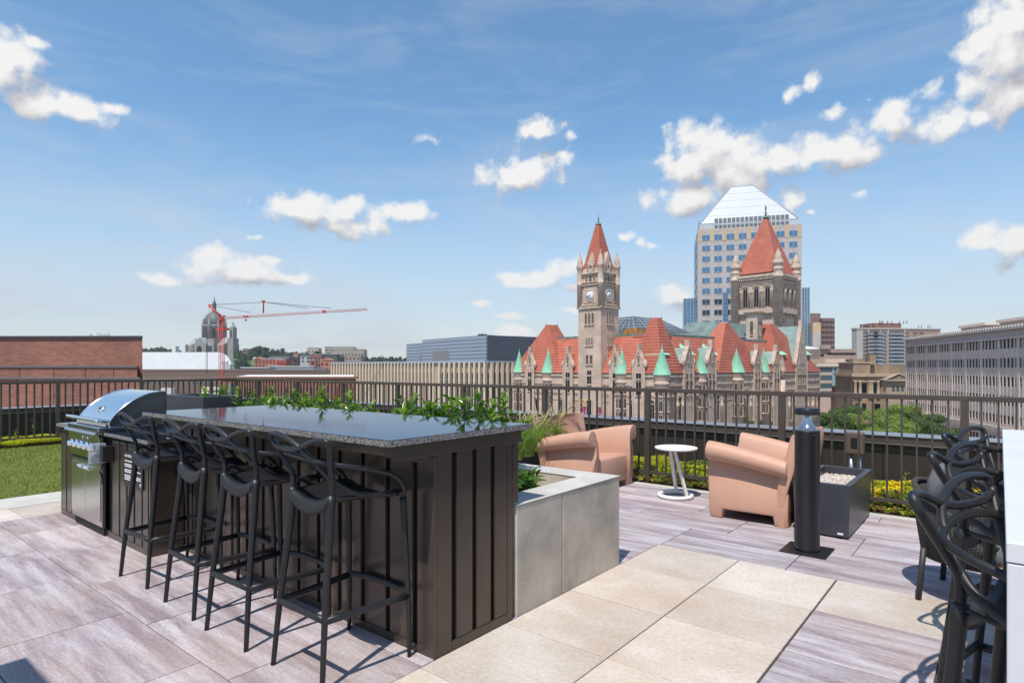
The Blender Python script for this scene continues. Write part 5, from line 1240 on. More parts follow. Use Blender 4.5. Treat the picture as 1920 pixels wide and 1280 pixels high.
def build_sky():
    mW = brickmat('tower_granite', (.46,.41,.385), (.43,.385,.36), (.28,.25,.24), bw=4.0, rh=2.2, ms=.06, var=.05, vs=.05, bump=.2)
    mO = mat('tower_orange', (.52,.37,.23), .7, 0, .05, .2); gB = mat('tower_glass_blue', (.08,.19,.33), .12, .2, .25, .2); mF = mat('tower_frame', (.36,.42,.48), .5, .2)
    f, t, x1 = fb('skyscraper', 'tall pale office tower with a sloping bright white glass roof', 'skyscraper', 1308, 1503, 290, R(-14.6)); Z = f.Z; X = f.X
    zt = Z(430); w = x1; dd = 40
    MB().box(0,w,0,dd,GROUND,zt).build('wall', mW, t)
    step = w/8.35; xs = [.95*step+step*i-.25*step for i in range(8)]; dz = (Z(443)-Z(463)); zs = [Z(451)-dz*k*1.0 for k in range(11)]
    b = MB(); z1 = Z(452)+.2
    for i in range(9):
        xa = (xs[i]-step*.5) if i < 8 else xs[7]+step*.5
        MB().box(max(-.05,xa-step*.17), min(w+.05,xa+step*.17), -.12, -.002, Z(454), zt).build('pier_panel', mO, t)
    b = MB()
    for x in [xs[0]-step*.5+step*k for k in range(8)]: b.box(x-.06+step*.5-0,x+.06+step*.5,-.07,-.003,GROUND,zt-1)
    b.build('joint', mat('joint_grey', (.16,.15,.15), .7), t)
    winrow(t, xs, zs[:6], step*.62, dz*.46, glass=gB, m=mF, d=.10); winrow(t, xs, zs[6:], step*.62, dz*.46, glass=mat('tower_glass_dark', (.02,.04,.06), .08), m=mF, d=.10)
    # left side face windows
    b = MB()
    b = MB()
    for z in zs:
        for k in range(7): b.box(-.12,-.002,2+k*5.4,4.6+k*5.4,z,z+dz*.46)
    tag(b.build('side_windows', gB, t), 'narrow blue windows of the side wall', kind='stuff')
    # crown: parapet, louvres, white sloping glass
    mP = mat('crown_metal', (.50,.52,.54), .5, .3); MB().box(.8,w-1,.3,dd,zt,Z(421)).build('crown_band', mP, t)
    for i in range(17):
        x = w*.17+i*w*.68/16; lg = mat('louvre_grey', (.20,.21,.23), .5, .3); MB().box(x,x+w*.030,-.4,.25,zt+.7,Z(424)).build('louvre', lg, t); MB().box(x,x+w*.033,.3,1.2,Z(418),Z(411.5)).build('solar_panel', lg, t)
    zr = Z(349, f.X(1390,14), 14); b = MB(); xa = f.X(1371,14); xb = f.X(1412,14)
    b.frust((1.2,w-1.4,.4,dd-1),(xa,xb,14,22), Z(420), zr); b.build('sloping_roof', bandmat('white_glass', (.46,.48,.51), (.36,.38,.42), 4.2, .05, rough=.35, var=.05, vs=.04, bump=0), t)
    b = MB(); z0 = Z(420)
    for (p, q) in (((1.2,.4,z0),(xa,14,zr)),((w-1.4,.4,z0),(xb,14,zr)),((xa,14,zr),(xb,14,zr)),((1.2,dd-1,z0),(xa,22,zr))): b.tube([p,q], .22, 6)
    for i in range(1,5):
        u = i/5; b.tube([(1.2+(xa-1.2)*u,.4+13.6*u-.03,z0+(zr-z0)*u),(w-1.4+(xb-w+1.4)*u,.4+13.6*u-.03,z0+(zr-z0)*u)], .045, 4)
    b.build('roof_edge', mat('edge_grey', (.33,.38,.42), .5, .3), t)
    b = MB(); b.tube([(.6,1,zt),(.6,1,zt+4.5)], .12, 6); b.tube([(1.0,1.5,zt),(1.0,1.5,zt+3)], .1, 6); b.build('antenna', M_BLK, t)
    # glazed side wings
    gW = bandmat('wing_glass', (.10,.20,.32), (.42,.45,.48), 1.9, .22, rough=.15, metal=.2, var=.2, vs=.15)
    xl = X(1282); b = MB().box(xl,-.05,5,30,GROUND,Z(557)); b.build('glass_wing', gW, t); xr = X(1523); MB().box(w+.05,xr,5,30,GROUND,Z(543)).build('glass_wing', gW, t)
    b = MB()
    for k in range(5): x = xl+(0-xl)*k/4; b.box(x-.1,x+.1,4.9,4.999,GROUND,Z(557))
    for k in range(5): x = w+.1+(xr-w-.2)*k/4; b.box(x-.16,x+.16,4.85,4.999,GROUND,Z(543))
    xm0, xm1 = X(1356,-2), X(1365,-2); b.build('mullion', mF, t); MB().box(xm0,xm1,-2,-.15,GROUND,Z(548,xm0,-2)).build('glass_wing', gW, t)
    x0_, x1_ = X(1524,-3), X(1539,-3); MB().box(x0_,x1_,-3,4,GROUND,Z(628)).build('wall', mW, t); MB().box(x0_,x1_,-3.001,4,Z(628)+.01,Z(609)).build('pier_panel', mO, t)
build_sky()
def build_right():
    # ---- long limestone block
    mL = mat('limestone', (.70,.56,.47), .85, 0, .10, .5, detail=8); mLt = mat('limestone_light', (.62,.53,.47), .85, 0, .08, 1)
    D1 = 147.0; p1 = Vector(((1699-960)/F*D1, D1, 0)); D2 = D1/1.5; p2 = Vector(((1923-960)/F*D2, D2, 0)); d = p2-p1; ang = math.atan2(d.y, d.x)
    f = Fr(1699, D1, ang); t = f.thing('limestone_block', 'long pinkish limestone office block with rows of narrow windows at the right edge', 'building'); Z = f.Z
    Ltot = d.length*1.45; zt = H+(HZ-636)*D1/F
    MB().box(0,Ltot,.10,22,GROUND,zt-.4).build('glazing', mat('shaded_window', (.035,.028,.028), .6, 0, .4, .8, spec=.2), t)
    rows = []
    z_of = lambda py: H-(py-HZ)*D1/F
    # y rows at px 1699: window bands (652-662),(676-688),(701-713),(726-737)...(752-762),(775..)
    bands = [(650.5,663.5),(676,688.5),(701,713.5),(726,739),(752,763)]
    zbands = [(z_of(b), z_of(a)) for a, b in bands]
    sp = MB(); prev = zt-.4
    for (a, b) in zbands: sp.box(0,Ltot,.03,.099,b,prev); prev = a
    sp.box(0,Ltot,.0,.099,z_of(778),prev); 
    sp.build('spandrel', mL, t)
    za = z_of(778); MB().box(0,Ltot,-.1,.099,GROUND+5.5,za-.001).build('lower_wall', mL, t)
    MB().box(0,Ltot,.09,.099,GROUND,GROUND+5.49).build('shopfront', mat('shop_dark', (.03,.03,.035), .3), t)
    nb = 13; bw = Ltot/nb*.92
    pr = MB(); mu = MB(); lo = MB()
    bayw = d.length/8.35
    for i in range(17):
        x = i*bayw; 
        if x > Ltot: break
        MB().box(x-.40,x+.40,-.07,.098,z_of(768),z_of(648)).build('pier', mL, t)
        for k in range(1,5):
            xx = x+k*bayw/5; mu.box(xx-.22,xx+.22,.0,.097,z_of(768),z_of(650)); mu.box(xx-.10,xx+.10,-.03,-.0005,z_of(768),z_of(650))
        for k in range(4): lo.box(x+.9+k*bayw/5.2, x+.9+k*bayw/5.2+.62, -.16, -.101, z_of(797), z_of(782))
        lo.box(x-.25,x+.25,-.12,.09,GROUND,GROUND+5.4,1)
    mu.build('mullions', mLt, t); tag(lo.build('lower_windows', [M_GLASS, mLt], t), 'grouped dark windows of the lower floors', kind='stuff')
    # frieze + cornice + balustrade
    MB().box(-.2,Ltot,-.12,22,z_of(650)+.0,zt-.39).build('frieze', mat('frieze_stone', (.46,.40,.37), .85, 0, .12, 1), t)
    MB().box(-.4,Ltot,-.35,-.1205,z_of(651),z_of(649)).box(-.4,Ltot,-.7,22.5,zt-.388,zt).box(-.3,Ltot,-.45,-.101,z_of(772),z_of(768)).box(-.3,Ltot,-.35,-.1015,z_of(779),z_of(776)).build('cornice', mLt, t)
    cr = MB(); x = 0
    while x < Ltot: cr.box(x,x+.55,-.75,-.3,zt+.002,zt+.34); x += .95
    cr.build('cresting', mLt, t)
    M2 = mat('penthouse_stone', (.27,.25,.22), .85, 0, .15, .5)
    for (a, b, y0, y1, pt) in ((8,24,5,15,612),(33,80,5,18,598),(52,80,8,18,578)):
        q = f.p(a, y0); z = H-(pt-HZ)*q.y/F
        if a == 52: z = H+ (HZ-566)*f.p(60,8).y/F; a = f.X(1915, 8)
        if a == 8: a = f.X(1802,5); b = f.X(1849,5); z = H+(HZ-611)*f.p(a,5).y/F
        if a == 33: a = f.X(1874,5); b = Ltot; z = H+(HZ-600)*f.p(a,5).y/F
        MB().box(a,b,y0,y1,zt,z-.5).build('penthouse', M2, t); MB().box(a-.4,b+.4,y0-.4,y1+.4,z-.5,z).build('penthouse_roof', mLt, t)
    # arches at street level
    for px in (1843,1898):
        x = f.X(px,-.1); b = MB(); poly = [(x-2.2,GROUND),(x+2.2,GROUND)]+[(x+2.2*math.cos(math.pi*i/12), GROUND+5.6+2.2*math.sin(math.pi*i/12)) for i in range(13)]
        b.prism(poly, -.2, -.101, 'y'); b.build('archway', M_GLASS, t)
    # ---- apartment tower
    mB2 = brickmat('apartment_brick', (.34,.20,.145), (.30,.18,.13), (.42,.34,.28), bw=2, rh=.6, ms=.05, var=.06, vs=.1, bump=.1); mC = mat('apartment_concrete', (.42,.39,.36), .85, 0, .08, .3)
    f, t, x1 = fb('apartment_tower', 'tan brick apartment tower with rows of balconies behind the limestone block', 'apartment tower', 1606, 1763, 330, R(6)); Z = f.Z; X = f.X
    zt = Z(617); xs_ = X(1618); MB().box(xs_,x1,0,3.8,GROUND,zt).build('wall', mB2, t); MB().box(0,xs_-.01,-.1,4,GROUND,zt).build('end_wall', mC, t); MB().box(-.3,x1+.3,-.35,4.3,zt+.01,zt+.8).build('parapet', mC, t)
    b = MB().box(X(1649),X(1700),4,16,zt+.8,Z(604)); b.build('penthouse', M_BRK2, t); b = MB()
    for px in (1649,1652,1655,1664,1672,1686,1694,1700,1617,1633,1722,1728,1740,1744): x = X(px,3.5); zb_ = zt+.8 if px < 1640 or px > 1705 else Z(606); b.tube([(x,3.5,zb_),(x,3.5,zb_+2.2)], .14, 5); b.box(x-.3,x+.3,3.3,3.5,zb_+.6,zb_+1.6)
    b.build('antenna', mat('antenna_grey', (.25,.24,.24), .6), t)
    dz = (Z(617)-Z(680))/9.1; zs = [zt-1.0-dz*(k+.62) for k in range(10)]
    winrow(t, [X(p) for p in (1621,1657,1700,1716,1728)], zs, 2.6, dz*.42, glass=mat('apt_glass', (.05,.055,.07), .15), m=mC, d=.05)
    mBal = mat('balcony_white', (.52,.52,.52), .6)
    for p in (1634,1645,1674,1685,1706,1722,1735,1746,1757):
        for z in zs[:10]:
            x = X(p); g = MB(); g.box(x-2.9,x+2.9,-.02,-.0015,z-.2,z+dz*.52,1); g.box(x-2.9,x+2.9,-1.2,-.021,z-.6,z-.35,0); g.box(x-2.9,x+2.9,-1.2,-1.1,z-.34,z+.45,2); g.build('balcony', [mBal, MATS['apt_glass'], mat('balcony_rail', (.18,.22,.27), .5)], t) if p < 1700 else None
    b = MB()
    for p in (1665,1696,1650,1628): x = X(p); b.box(x-.35,x+.35,-.25,-.001,GROUND,zt)
    for z in zs: b.box(xs_,x1,-.08,-.0008,z-.75,z-.55)
    b.build('concrete_band', mC, t)
    # ---- brown apartment block left of it
    f, t, x1 = fb('brown_apartment_block', 'dark reddish brown apartment block beside the skyscraper', 'apartment tower', 1541, 1565, 420, R(5)); Z = f.Z; X = f.X
    mm = mat('brown_precast', (.22,.135,.11), .85, 0, .1, .2)
    MB().box(0,x1,0,18,GROUND,Z(596)).box(X(1521),-.05,1.5,20,GROUND,Z(587)).build('wall', mm, t)
    winrow(t, [X(1543+k*5.0) for k in range(5)], [Z(606+9.5*k) for k in range(9)], 1.3, 1.7, glass=M_GLASS, m=mm)
    MB().box(X(1537,1),X(1546,1),.9,1.4,GROUND,Z(598)).build('recess', mat('recess_dark', (.03,.03,.035), .6), t)
    # ---- parking deck + office
    f, t, x1 = fb('parking_deck', 'brown horizontal banded parking deck between the hall and the apartment tower', 'parking deck', 1537, 1607, 240, R(4)); Z = f.Z; X = f.X
    mp = mat('parking_brown', (.36,.26,.21), .85, 0, .1, .2); MB().box(0,x1,0,20,GROUND,Z(654)).box(0,X(1555),-1,-.01,Z(654),Z(647)).build('wall', mp, t)
    b = MB(); b.box(X(1551),x1-.6,-.06,-.002,Z(665),Z(661)).box(.2,X(1545),-.06,-.002,Z(668),Z(664)).box(X(1551),X(1598),-.06,-.002,Z(677),Z(674)); b.build('opening', M_BLK, t)
    MB().box(X(1560),X(1606),25,40,Z(660),Z(650)).frust((X(1565),X(1606),25,40),(X(1578),X(1595),30,34),Z(650)+.02,Z(644)).build('far_roof', mat('far_white', (.6,.62,.64), .6), t)
    f, t, x1 = fb('glass_office', 'tan office building with ribbon windows and a blue glass stair tower', 'office building', 1530, 1604, 205, R(4)); Z = f.Z; X = f.X
    mo = mat('office_tan', (.52,.40,.31), .8, 0, .06, .3); MB().box(0,X(1577),0,20,GROUND,Z(681)).build('wall', mo, t)
    MB().box(X(1577)+.01,x1,-.5,20,GROUND,Z(687)).build('wall', brickmat('office_brick', (.42,.27,.19), (.38,.25,.18), (.36,.25,.19), bw=1.2, rh=.4, ms=.04, var=.06, vs=.1), t)
    MB().box(-.2,x1+.2,-.7,-.51,Z(687),Z(681)).box(-.1,x1,-.5,20,Z(687)+.01,Z(681)-.01).build('roof_edge', mat('office_cream', (.62,.54,.44), .8), t)
    MB().box(X(1553),X(1592),2,12,Z(680),Z(672)).build('penthouse', mo, t)
    for a, c in ((689,697),(703,712),(718,727),(733,741)): MB().box(X(1538),X(1560),-.08,-.002,Z(c),Z(a)).build('ribbon_window', mat('ribbon_glass', (.06,.10,.12), .1), t)
    MB().box(X(1560),X(1566),-.1,-.002,GROUND,Z(688)).build('glass_strip', mat('teal_glass', (.25,.36,.36), .15), t); MB().box(X(1566),X(1577),-.4,-.003,GROUND,Z(688)).build('stair_glazing', mat('deep_blue_glass', (.03,.10,.15), .08), t)
    b = MB()
    for px in (1569,1572,1575): x = X(px,-.4); b.box(x-.08,x+.08,-.5,-.401,GROUND,Z(688))
    b.build('mullion', mLt, t)
    # ---- stone library with a pediment
    mS = mat('library_stone', (.30,.215,.145), .85, 0, .22, .35, detail=9); mSl = mat('library_stone_light', (.42,.32,.22), .85, 0, .12, .5)
    f, t, x1 = fb('stone_library', 'old brown stone library with a small pediment left of the limestone block', 'library', 1600, 1665, 170, R(-12)); Z = f.Z; X = f.X
    zt = Z(706); MB().box(0,x1,0,16,GROUND,zt).box(.3,X(1634),1,14,zt,Z(681)).box(X(1634)+.01,x1+12,4,15,zt,Z(683)).build('wall', mS, t)
    MB().box(-.5,x1+.2,-.5,16,zt+.005,zt+.9).box(.1,X(1634)+.2,.8,14,Z(681)+.005,Z(681)+.4).build('cornice', mSl, t)
    MB().box(X(1634,1),X(1645,1),2,6,Z(683),Z(664)).box(X(1612),X(1633),5,9,Z(680),Z(672)).build('chimney', mS, t)
    for px in (1607,1617,1640,1652): 
        x = X(px); MB().box(x-1.1,x+1.1,-.05,-.002,Z(736),Z(717)).build('window', M_GLASS, t)
    for px in (1603,1612,1630,1634,1646,1658): x = X(px); MB().lathe([(.5,Z(741)),(.42,Z(740)),(.38,Z(716)),(.55,Z(713))],(x,-.35),12).build('column', mSl, t)
    for px in (1607,1620,1643,1648,1653,1658): x = X(px); MB().box(x-.5,x+.5,-.06,-.002,Z(770),Z(756)).build('window', M_GLASS, t)
    f2 = Fr(1662, f.p(x1,0).y-2, R(6)); inv = Matrix.Rotation(-f.a,4,'Z') @ Matrix.Translation(-f.o); Tm = inv @ Matrix.Translation(f2.o) @ Matrix.Rotation(f2.a,4,'Z'); L = f2.X(1702)
    z = lambda py: H-(py-HZ)*f2.o.y/F
    b = MB(); b.T = Tm; b.box(0,L,0,12,GROUND,z(714)); b.build('pavilion_wall', mSl, t)
    b = MB(); b.T = Tm; b.prism([(-.6,z(712)),(L+.6,z(712)),(L/2,z(701))], -.6, 8, 'y'); b.build('pediment', mS, t)
    b = MB(); b.T = Tm; b.box(-.8,L+.8,-.8,.0,z(714)+.01,z(712)-.01); b.prism([(-.9,z(712)),(L/2,z(700.5)),(L/2,z(698.5)),(-.9,z(710))],-.9,-.61,'y'); b.prism([(L+.9,z(712)),(L/2,z(700.5)),(L/2,z(698.5)),(L+.9,z(710))],-.9,-.61,'y'); b.build('cornice', mat('pale_stone', (.5,.43,.34), .8), t)
    for px in (1675,1683.5,1692): 
        x = f2.X(px); b = MB(); b.T = Tm; b.box(x-.38,x+.38,-.06,-.002,z(733),z(723)); b.build('window', mat('teal_pane', (.05,.09,.10), .15), t)
    # red brick house further down the street
    f, t, x1 = fb('brick_house', 'small dark red brick house between the office and the library', 'house', 1583, 1605, 185, R(-8)); Z = f.Z; X = f.X
    mr = mat('house_red', (.24,.085,.06), .85, 0, .2, .5); MB().box(0,x1,0,10,GROUND,Z(727)).box(X(1592),x1,.5,10,Z(727),Z(719)).build('wall', mr, t); MB().box(-.3,x1,-.4,10,Z(727)+.01,Z(726)+.2).build('cornice', mat('house_trim', (.10,.09,.09), .7), t)
    MB().box(X(1593),X(1599),-.1,-.002,Z(775),Z(757)).build('door', mat('door_dark', (.04,.02,.02), .5), t)
    for px in (1588,1600): MB().box(X(px)-.5,X(px)+.5,-.06,-.002,Z(755),Z(746)).build('window', M_GLASS, t)
build_right()
def build_cathedral():
    mS = mat('cathedral_stone', (.27,.25,.23), .85, 0, .14, .06); mC = mat('cathedral_copper', (.10,.11,.108), .6, .1, .2, .08); mR = mat('cathedral_slate', (.30,.32,.33), .7, 0, .08, .1)
    D = 860; f = Fr(402, D, R(-20)); t = f.thing('cathedral', 'grey stone cathedral with a big copper dome on the distant hill', 'cathedral'); z = lambda py: H-(py-HZ)*D/F; k = D/F
    zb = z(672); MB().box(-17,17,-17,17,zb-8,z(636)).build('crossing', mS, t)
    MB().lathe([(14.5,z(637)),(14.5,z(613)),(15.6,z(612)),(15.6,z(610)),(14.0,z(609))], seg=32).build('drum', mS, t)
    P = [(14.0*math.cos(a), z(609)+(z(584)-z(609))*math.sin(a)) for a in [math.pi/2*i/10 for i in range(10)]]; P.append((2.5, z(583.5)))
    MB().lathe(P, seg=32).build('dome', mC, t)
    b = MB()
    for i in range(16):
        a = 2*math.pi*i/16; b.tube([((r+.1)*math.cos(a),(r+.1)*math.sin(a),zz) for r, zz in P], .35, 4)
    b.build('dome_ribs', mat('rib_copper', (.24,.25,.24), .6), t)
    MB().lathe([(3.2,z(584)),(2.6,z(582)),(2.3,z(570.5)),(2.9,z(570)),(2.6,z(569)),(1.0,z(564)),(.5,z(560)),(.4,z(557)),(0,z(555))], seg=16).build('lantern', mC, t)
    b = MB(); bw = MB()
    for i in range(8):
        a = 2*math.pi*(i+.5)/8; x, y = 15*math.cos(a), 15*math.sin(a); b.lathe([(2.2,z(640)),(2.2,z(613)),(2.6,z(612)),(1.9,z(608)),(1.9,z(604)),(1.2,z(601)),(0,z(597))], (x,y), 10)
        a = 2*math.pi*i/8; bw.T = Matrix.Rotation(a,4,'Z'); bw.box(14.4,14.9,-1.6,1.6,z(634),z(617)); bw.T = None
    b.build('drum_pinnacle', mS, t); bw.build('drum_window', M_GLASS, t)
    # transepts with gabled roofs
    for (ang, L, name) in ((0,30,'transept'),(-90,26,'transept'),(180,38,'nave'),(90,20,'apse')):
        T = Matrix.Rotation(R(ang),4,'Z'); b = MB(); b.T = T; b.box(16,L,-12,12,zb-8,z(649)); b.prism([(-12,z(649)),(12,z(649)),(0,z(634))],L-1.2,L,'x'); b.build(name, mS, t)
        b = MB(); b.T = T; b.prism([(-12.6,z(649)+.1),(12.6,z(649)+.1),(0,z(633.5))],14,L-1.3,'x'); b.build('roof', mR, t)
        b = MB(); b.T = T
        for s in (-1,1): b.box(L-.5,L+1.5,s*12-2,s*12+2,zb-8,z(646))
        b.build('buttress', mS, t)
        b = MB(); b.T = T; poly = [(-4.5,zb-2),(4.5,zb-2)]+[(4.5*math.cos(math.pi*i/10),z(655)+4.5*math.sin(math.pi*i/10)) for i in range(11)]; b.prism(poly,L,L+.15,'x'); b.build('window', M_GLASS, t)
    # bell turrets
    for (px, y) in ((437,-10),):
        x = f.X(px,-12); b = MB(); b.box(x-5,x+5,-17,-7,zb-8,z(636)).box(x-3.4,x+3.4,-15.4,-8.6,z(636),z(617)); b.lathe([(3.6,z(617)),(3.8,z(616)),(2.2,z(613)),(1.6,z(612)),(1.6,z(609)),(.6,z(607)),(0,z(604))],(x,-12),14); b.build('bell_tower', mS, t)
        MB().box(x-1.2,x+1.2,-15.6,-15.41,z(634),z(621)).build('belfry_opening', M_GLASS, t)
build_cathedral()
def build_crane():
    mr = mat('crane_red', (.50,.05,.04), .5, 0, .1, 1); D = 190; k = D/F
    f = Fr(415.5, D, 0); t = f.thing('tower_crane', 'red tower crane with a long lattice jib above the white roof', 'crane'); z = lambda py: H-(py-HZ)*k
    def lattice(b, A, B, w, n, r, tri=False):
        A = Vector(A); B = Vector(B); d = (B-A).normalized(); u = Vector((0,1,0)) if abs(d.y) < .9 else Vector((1,0,0)); v = d.cross(u).normalized(); u = v.cross(d)
        cs = [u*w+v*w, -u*w+v*w, -u*w-v*w, u*w-v*w] if not tri else [v*w*1.2, -v*w*.8+u*w, -v*w*.8-u*w]
        m = len(cs)
        for c in cs: b.tube([A+c,B+c], r, 4)
        for i in range(n):
            p = A+(B-A)*(i/n); q = A+(B-A)*((i+1)/n)
            for j in range(m): b.tube([p+cs[j], q+cs[(j+1)%m]], r*.6, 3); b.tube([p+cs[j], p+cs[(j+1)%m]], r*.5, 3)
    b = MB(); lattice(b, (0,0,GROUND), (0,0,z(601)), .60, 34, .075); b.build('mast', mr, t)
    b = MB(); x = k*(0); b.box(-.75,.75,-.75,.75,z(601),z(597)); b.tube([(-.4,-.6,z(605)),(.6,-.6,z(594)),(.9,0,z(592))], .35, 6); b.build('slewing_unit', mr, t)
    K = lambda px: (px-415.5)*k
    b = MB(); lattice(b, (K(418),0,z(596.5)), (K(693),-3,z(581.5)), .30, 70, .045, True); b.build('jib', mr, t)
    b = MB(); b.tube([(K(391),0,z(571.5)),(K(402),0,z(582)),(K(418),0,z(596.5))], .34, 6); b.tube([(K(391),0,z(571.5)),(K(389),2,z(596)),(K(392),2,z(640))], .05, 4); b.build('a_frame', mr, t)
    b = MB(); b.box(K(387),K(408),6,8,z(616),z(612)); b.tube([(K(391),6,z(640)),(K(391),6,z(612))], .1, 4); b.tube([(K(403),6,z(626)),(K(403),6,z(596))], .1, 4); b.build('counter_jib', mr, t)
    b = MB(); b.tube([(K(508.5),-6,z(590)),(K(509),-6,z(569)),(K(507),-6,z(567))], .22, 5); b.box(K(506),K(511),-6.3,-5.7,z(571),z(567)); b.build('king_post', mr, t)
    mw = mat('cable_dark', (.10,.09,.10), .6); b = MB()
    for p, q in (((391,571.5),(508.5,570.5)),((395,572),(486,589)),((509,570),(597,583.5)),((509,570),(640,584)),((386.5,596),(386.5,700)),((389,596),(389,700))):
        yy = -6 if q[0] > 480 else 0
        b.tube([(K(p[0]),-6 if p[0] > 480 else 0,z(p[1])),(K(q[0]),yy-(q[0]-480)*.03 if q[0]>520 else yy,z(q[1]))], .075, 4)
    b.build('tie_bars', mw, t)
    b = MB(); b.box(K(466),K(474),-4,-3,z(596),z(594)); b.tube([(K(470),-3.5,z(595)),(K(470),-3.5,z(601))], .05, 4); b.lathe([(.3,z(603)),(.45,z(601)),(.2,z(600))],(K(470),-3.5),8); b.box(K(609),K(614),-2.6,-1.8,z(588),z(583)); b.build('hook_block', mr, t)
build_crane()
# ---- land: the city floor and the wooded bluff
M_GND = mat('city_ground', (.20,.19,.18), .95, 0, .3, .01)
o = MB().box(-9000, 9000, -300, 12000, GROUND-.5, GROUND).build('ground', M_GND); tag(o, kind='structure')
def build_bluff():
    m = mat('hill_grass', (.085,.13,.035), .95, 0, .3, .01, col2=(.15,.20,.06)); vs = []; fs = []; NX, NY = 80, 14
    for j in range(NY+1):
        y = 560+j*75
        for i in range(NX+1):
            px = 150+i*8.5; x = (px-960)/F*y
            e = max(0, min(1, (y-600)/250)); top = 23 if px < 440 else 23-13*min(1,(px-440)/250)
            top *= 1 if px < 700 else max(0, 1-(px-700)/90)
            z = GROUND+(top-GROUND*0)*e*e*(3-2*e)*1.0+ (22 if True else 0)*e*(1 if px < 720 else max(0,1-(px-720)/90)) + 1.5*mnoise.noise(Vector((x*.01,y*.01,0)))
            z = min(z, 2+top*.55*e) if e > .8 else z
            vs.append((x, y, z-.3))
    W = NX+1
    for j in range(NY):
        for i in range(NX): fs.append((j*W+i, j*W+i+1, (j+1)*W+i+1, (j+1)*W+i))
    b = MB(); b.add(vs, fs, 0, True); tag(b.build('hill', m, fix=False), kind='structure')
    return vs
build_bluff()
M_TREE = leafmat('tree_leaf', (.045,.085,.018), (.11,.17,.035), rough=.6, tr=.25)
M_TREEF = leafmat('far_tree_leaf', (.030,.055,.022), (.060,.090,.035), rough=.7, tr=.15)
M_TREEB = leafmat('bright_tree_leaf', (.12,.19,.03), (.25,.33,.065), rough=.6, tr=.35)
M_BARK = mat('bark', (.10,.075,.055), .9, 0, .2, 3)
def crown_mb(rnd, w, h, n, leaf, blobs=22):
    b = MB(); B = []
    for i in range(blobs):
        a = rnd.uniform(0,6.28); z = rnd.uniform(.35,.88)*h; r = math.sqrt(rnd.random())*w*.34*(1.25-.75*z/h); B.append((r*math.cos(a), r*math.sin(a), z, rnd.uniform(.14,.24)*w*(1.15-.4*z/h)))
    B.append((0,0,h*.62,w*.26))
    for i in range(n):
        bx, by, bz, br = B[rnd.randrange(len(B))]; br *= rnd.uniform(.8,1.12)
        th = rnd.uniform(0,6.28); ph = math.acos(rnd.uniform(-.75,1)); rr = br*(.72+.36*rnd.random()); d = Vector((math.sin(ph)*math.cos(th), math.sin(ph)*math.sin(th), math.cos(ph)*.8)); c = Vector((bx,by,bz))+d*rr
        s = leaf*rnd.uniform(.6,1.3); nrm = (d+Vector((rnd.uniform(-.7,.7),rnd.uniform(-.7,.7),rnd.uniform(-.3,.9)))).normalized(); u = nrm.orthogonal().normalized(); u = Matrix.Rotation(rnd.uniform(0,6.28),3,nrm) @ u; v = nrm.cross(u)
        b.add([c-u*s, c-v*s*.6, c+u*s, c+v*s*.6], [(0,1,2,3)], 0)
    return b, B
def make_tree(name, label, cat, x, y, zb, w, h, n, leaf, m, group, seed, group2=None):
    rnd = random.Random(seed); t = thing(name, label, cat, (x,y,zb), rnd.uniform(0,6.28), group); b, B = crown_mb(rnd, w, h, n, leaf); b.build('crown', m, t, fix=False)
    k = MB(); k.tube([(0,0,-1),(0,0,h*.25),(.1,0,h*.6)], [w*.035,w*.028,w*.012], 8)
    for (bx,by,bz,br) in B[:6]: k.tube([(0,0,h*.22),(bx*.5,by*.5,bz*.6),(bx,by,bz)], [w*.016,w*.010,w*.004], 5)
    k.build('trunk', M_BARK, t); return t
# park trees at the right
PT = [(1560,96,742,60,'tree'),(1590,104,748,42,'g'),(1625,84,772,52,'b'),(1655,92,756,60,'b'),(1690,80,766,62,'b'),(1700,100,746,46,'b'),(1738,92,764,58,'d'),(1768,84,790,50,'d'),(1600,80,795,46,'b'),(1560,78,782,36,'g'),(1405,112,772,16,'g'),(1425,110,778,14,'g'),(1645,76,786,60,'b'),(1575,110,752,40,'g'),(1610,98,764,44,'b'),(1670,106,748,44,'b'),(1720,84,778,52,'b'),(1548,90,760,34,'g'),(1745,100,758,40,'d')]
lb = ['leafy street tree just right of the castle hall, left side of the park','dark green tree half hidden by the first picket right of the bollard','bright green honey locust low behind the outlet box','bright green tree rising in front of the old stone library','wide bright green tree in the middle of the park','bright green tree behind the widest one, below the pediment','dark round tree at the foot of the limestone block','dark green tree lowest at the right end of the park','bright green low tree above the parapet left of the outlet box','small mottled tree just behind the bollard lens','small street tree at the foot of the castle hall, left one','small street tree at the foot of the castle hall, right one','bright green tree nearest the parapet in the middle of the park','dark street tree below the glass office building','bright tree between the bollard lens and the outlet box','bright tree right in front of the columns of the stone library','bright green tree low in the right half of the park','mottled street tree against the right corner of the castle hall','dark tree against the lower windows of the limestone block']
for i, (px, D, ptop, pw, kd) in enumerate(PT):
    x = (px-960)/F*D; zt = H-(ptop-HZ)*D/F; w = pw*1.75*D/F; h = min(zt-GROUND, w*1.1+6)
    make_tree('tree', lb[i], 'tree', x, D, zt-h, w, h, 15000 if w > 4 else 3500, .13 if w > 4 else .10, M_TREEB if kd == 'b' else M_TREE, 'park trees in the square', 100+i)
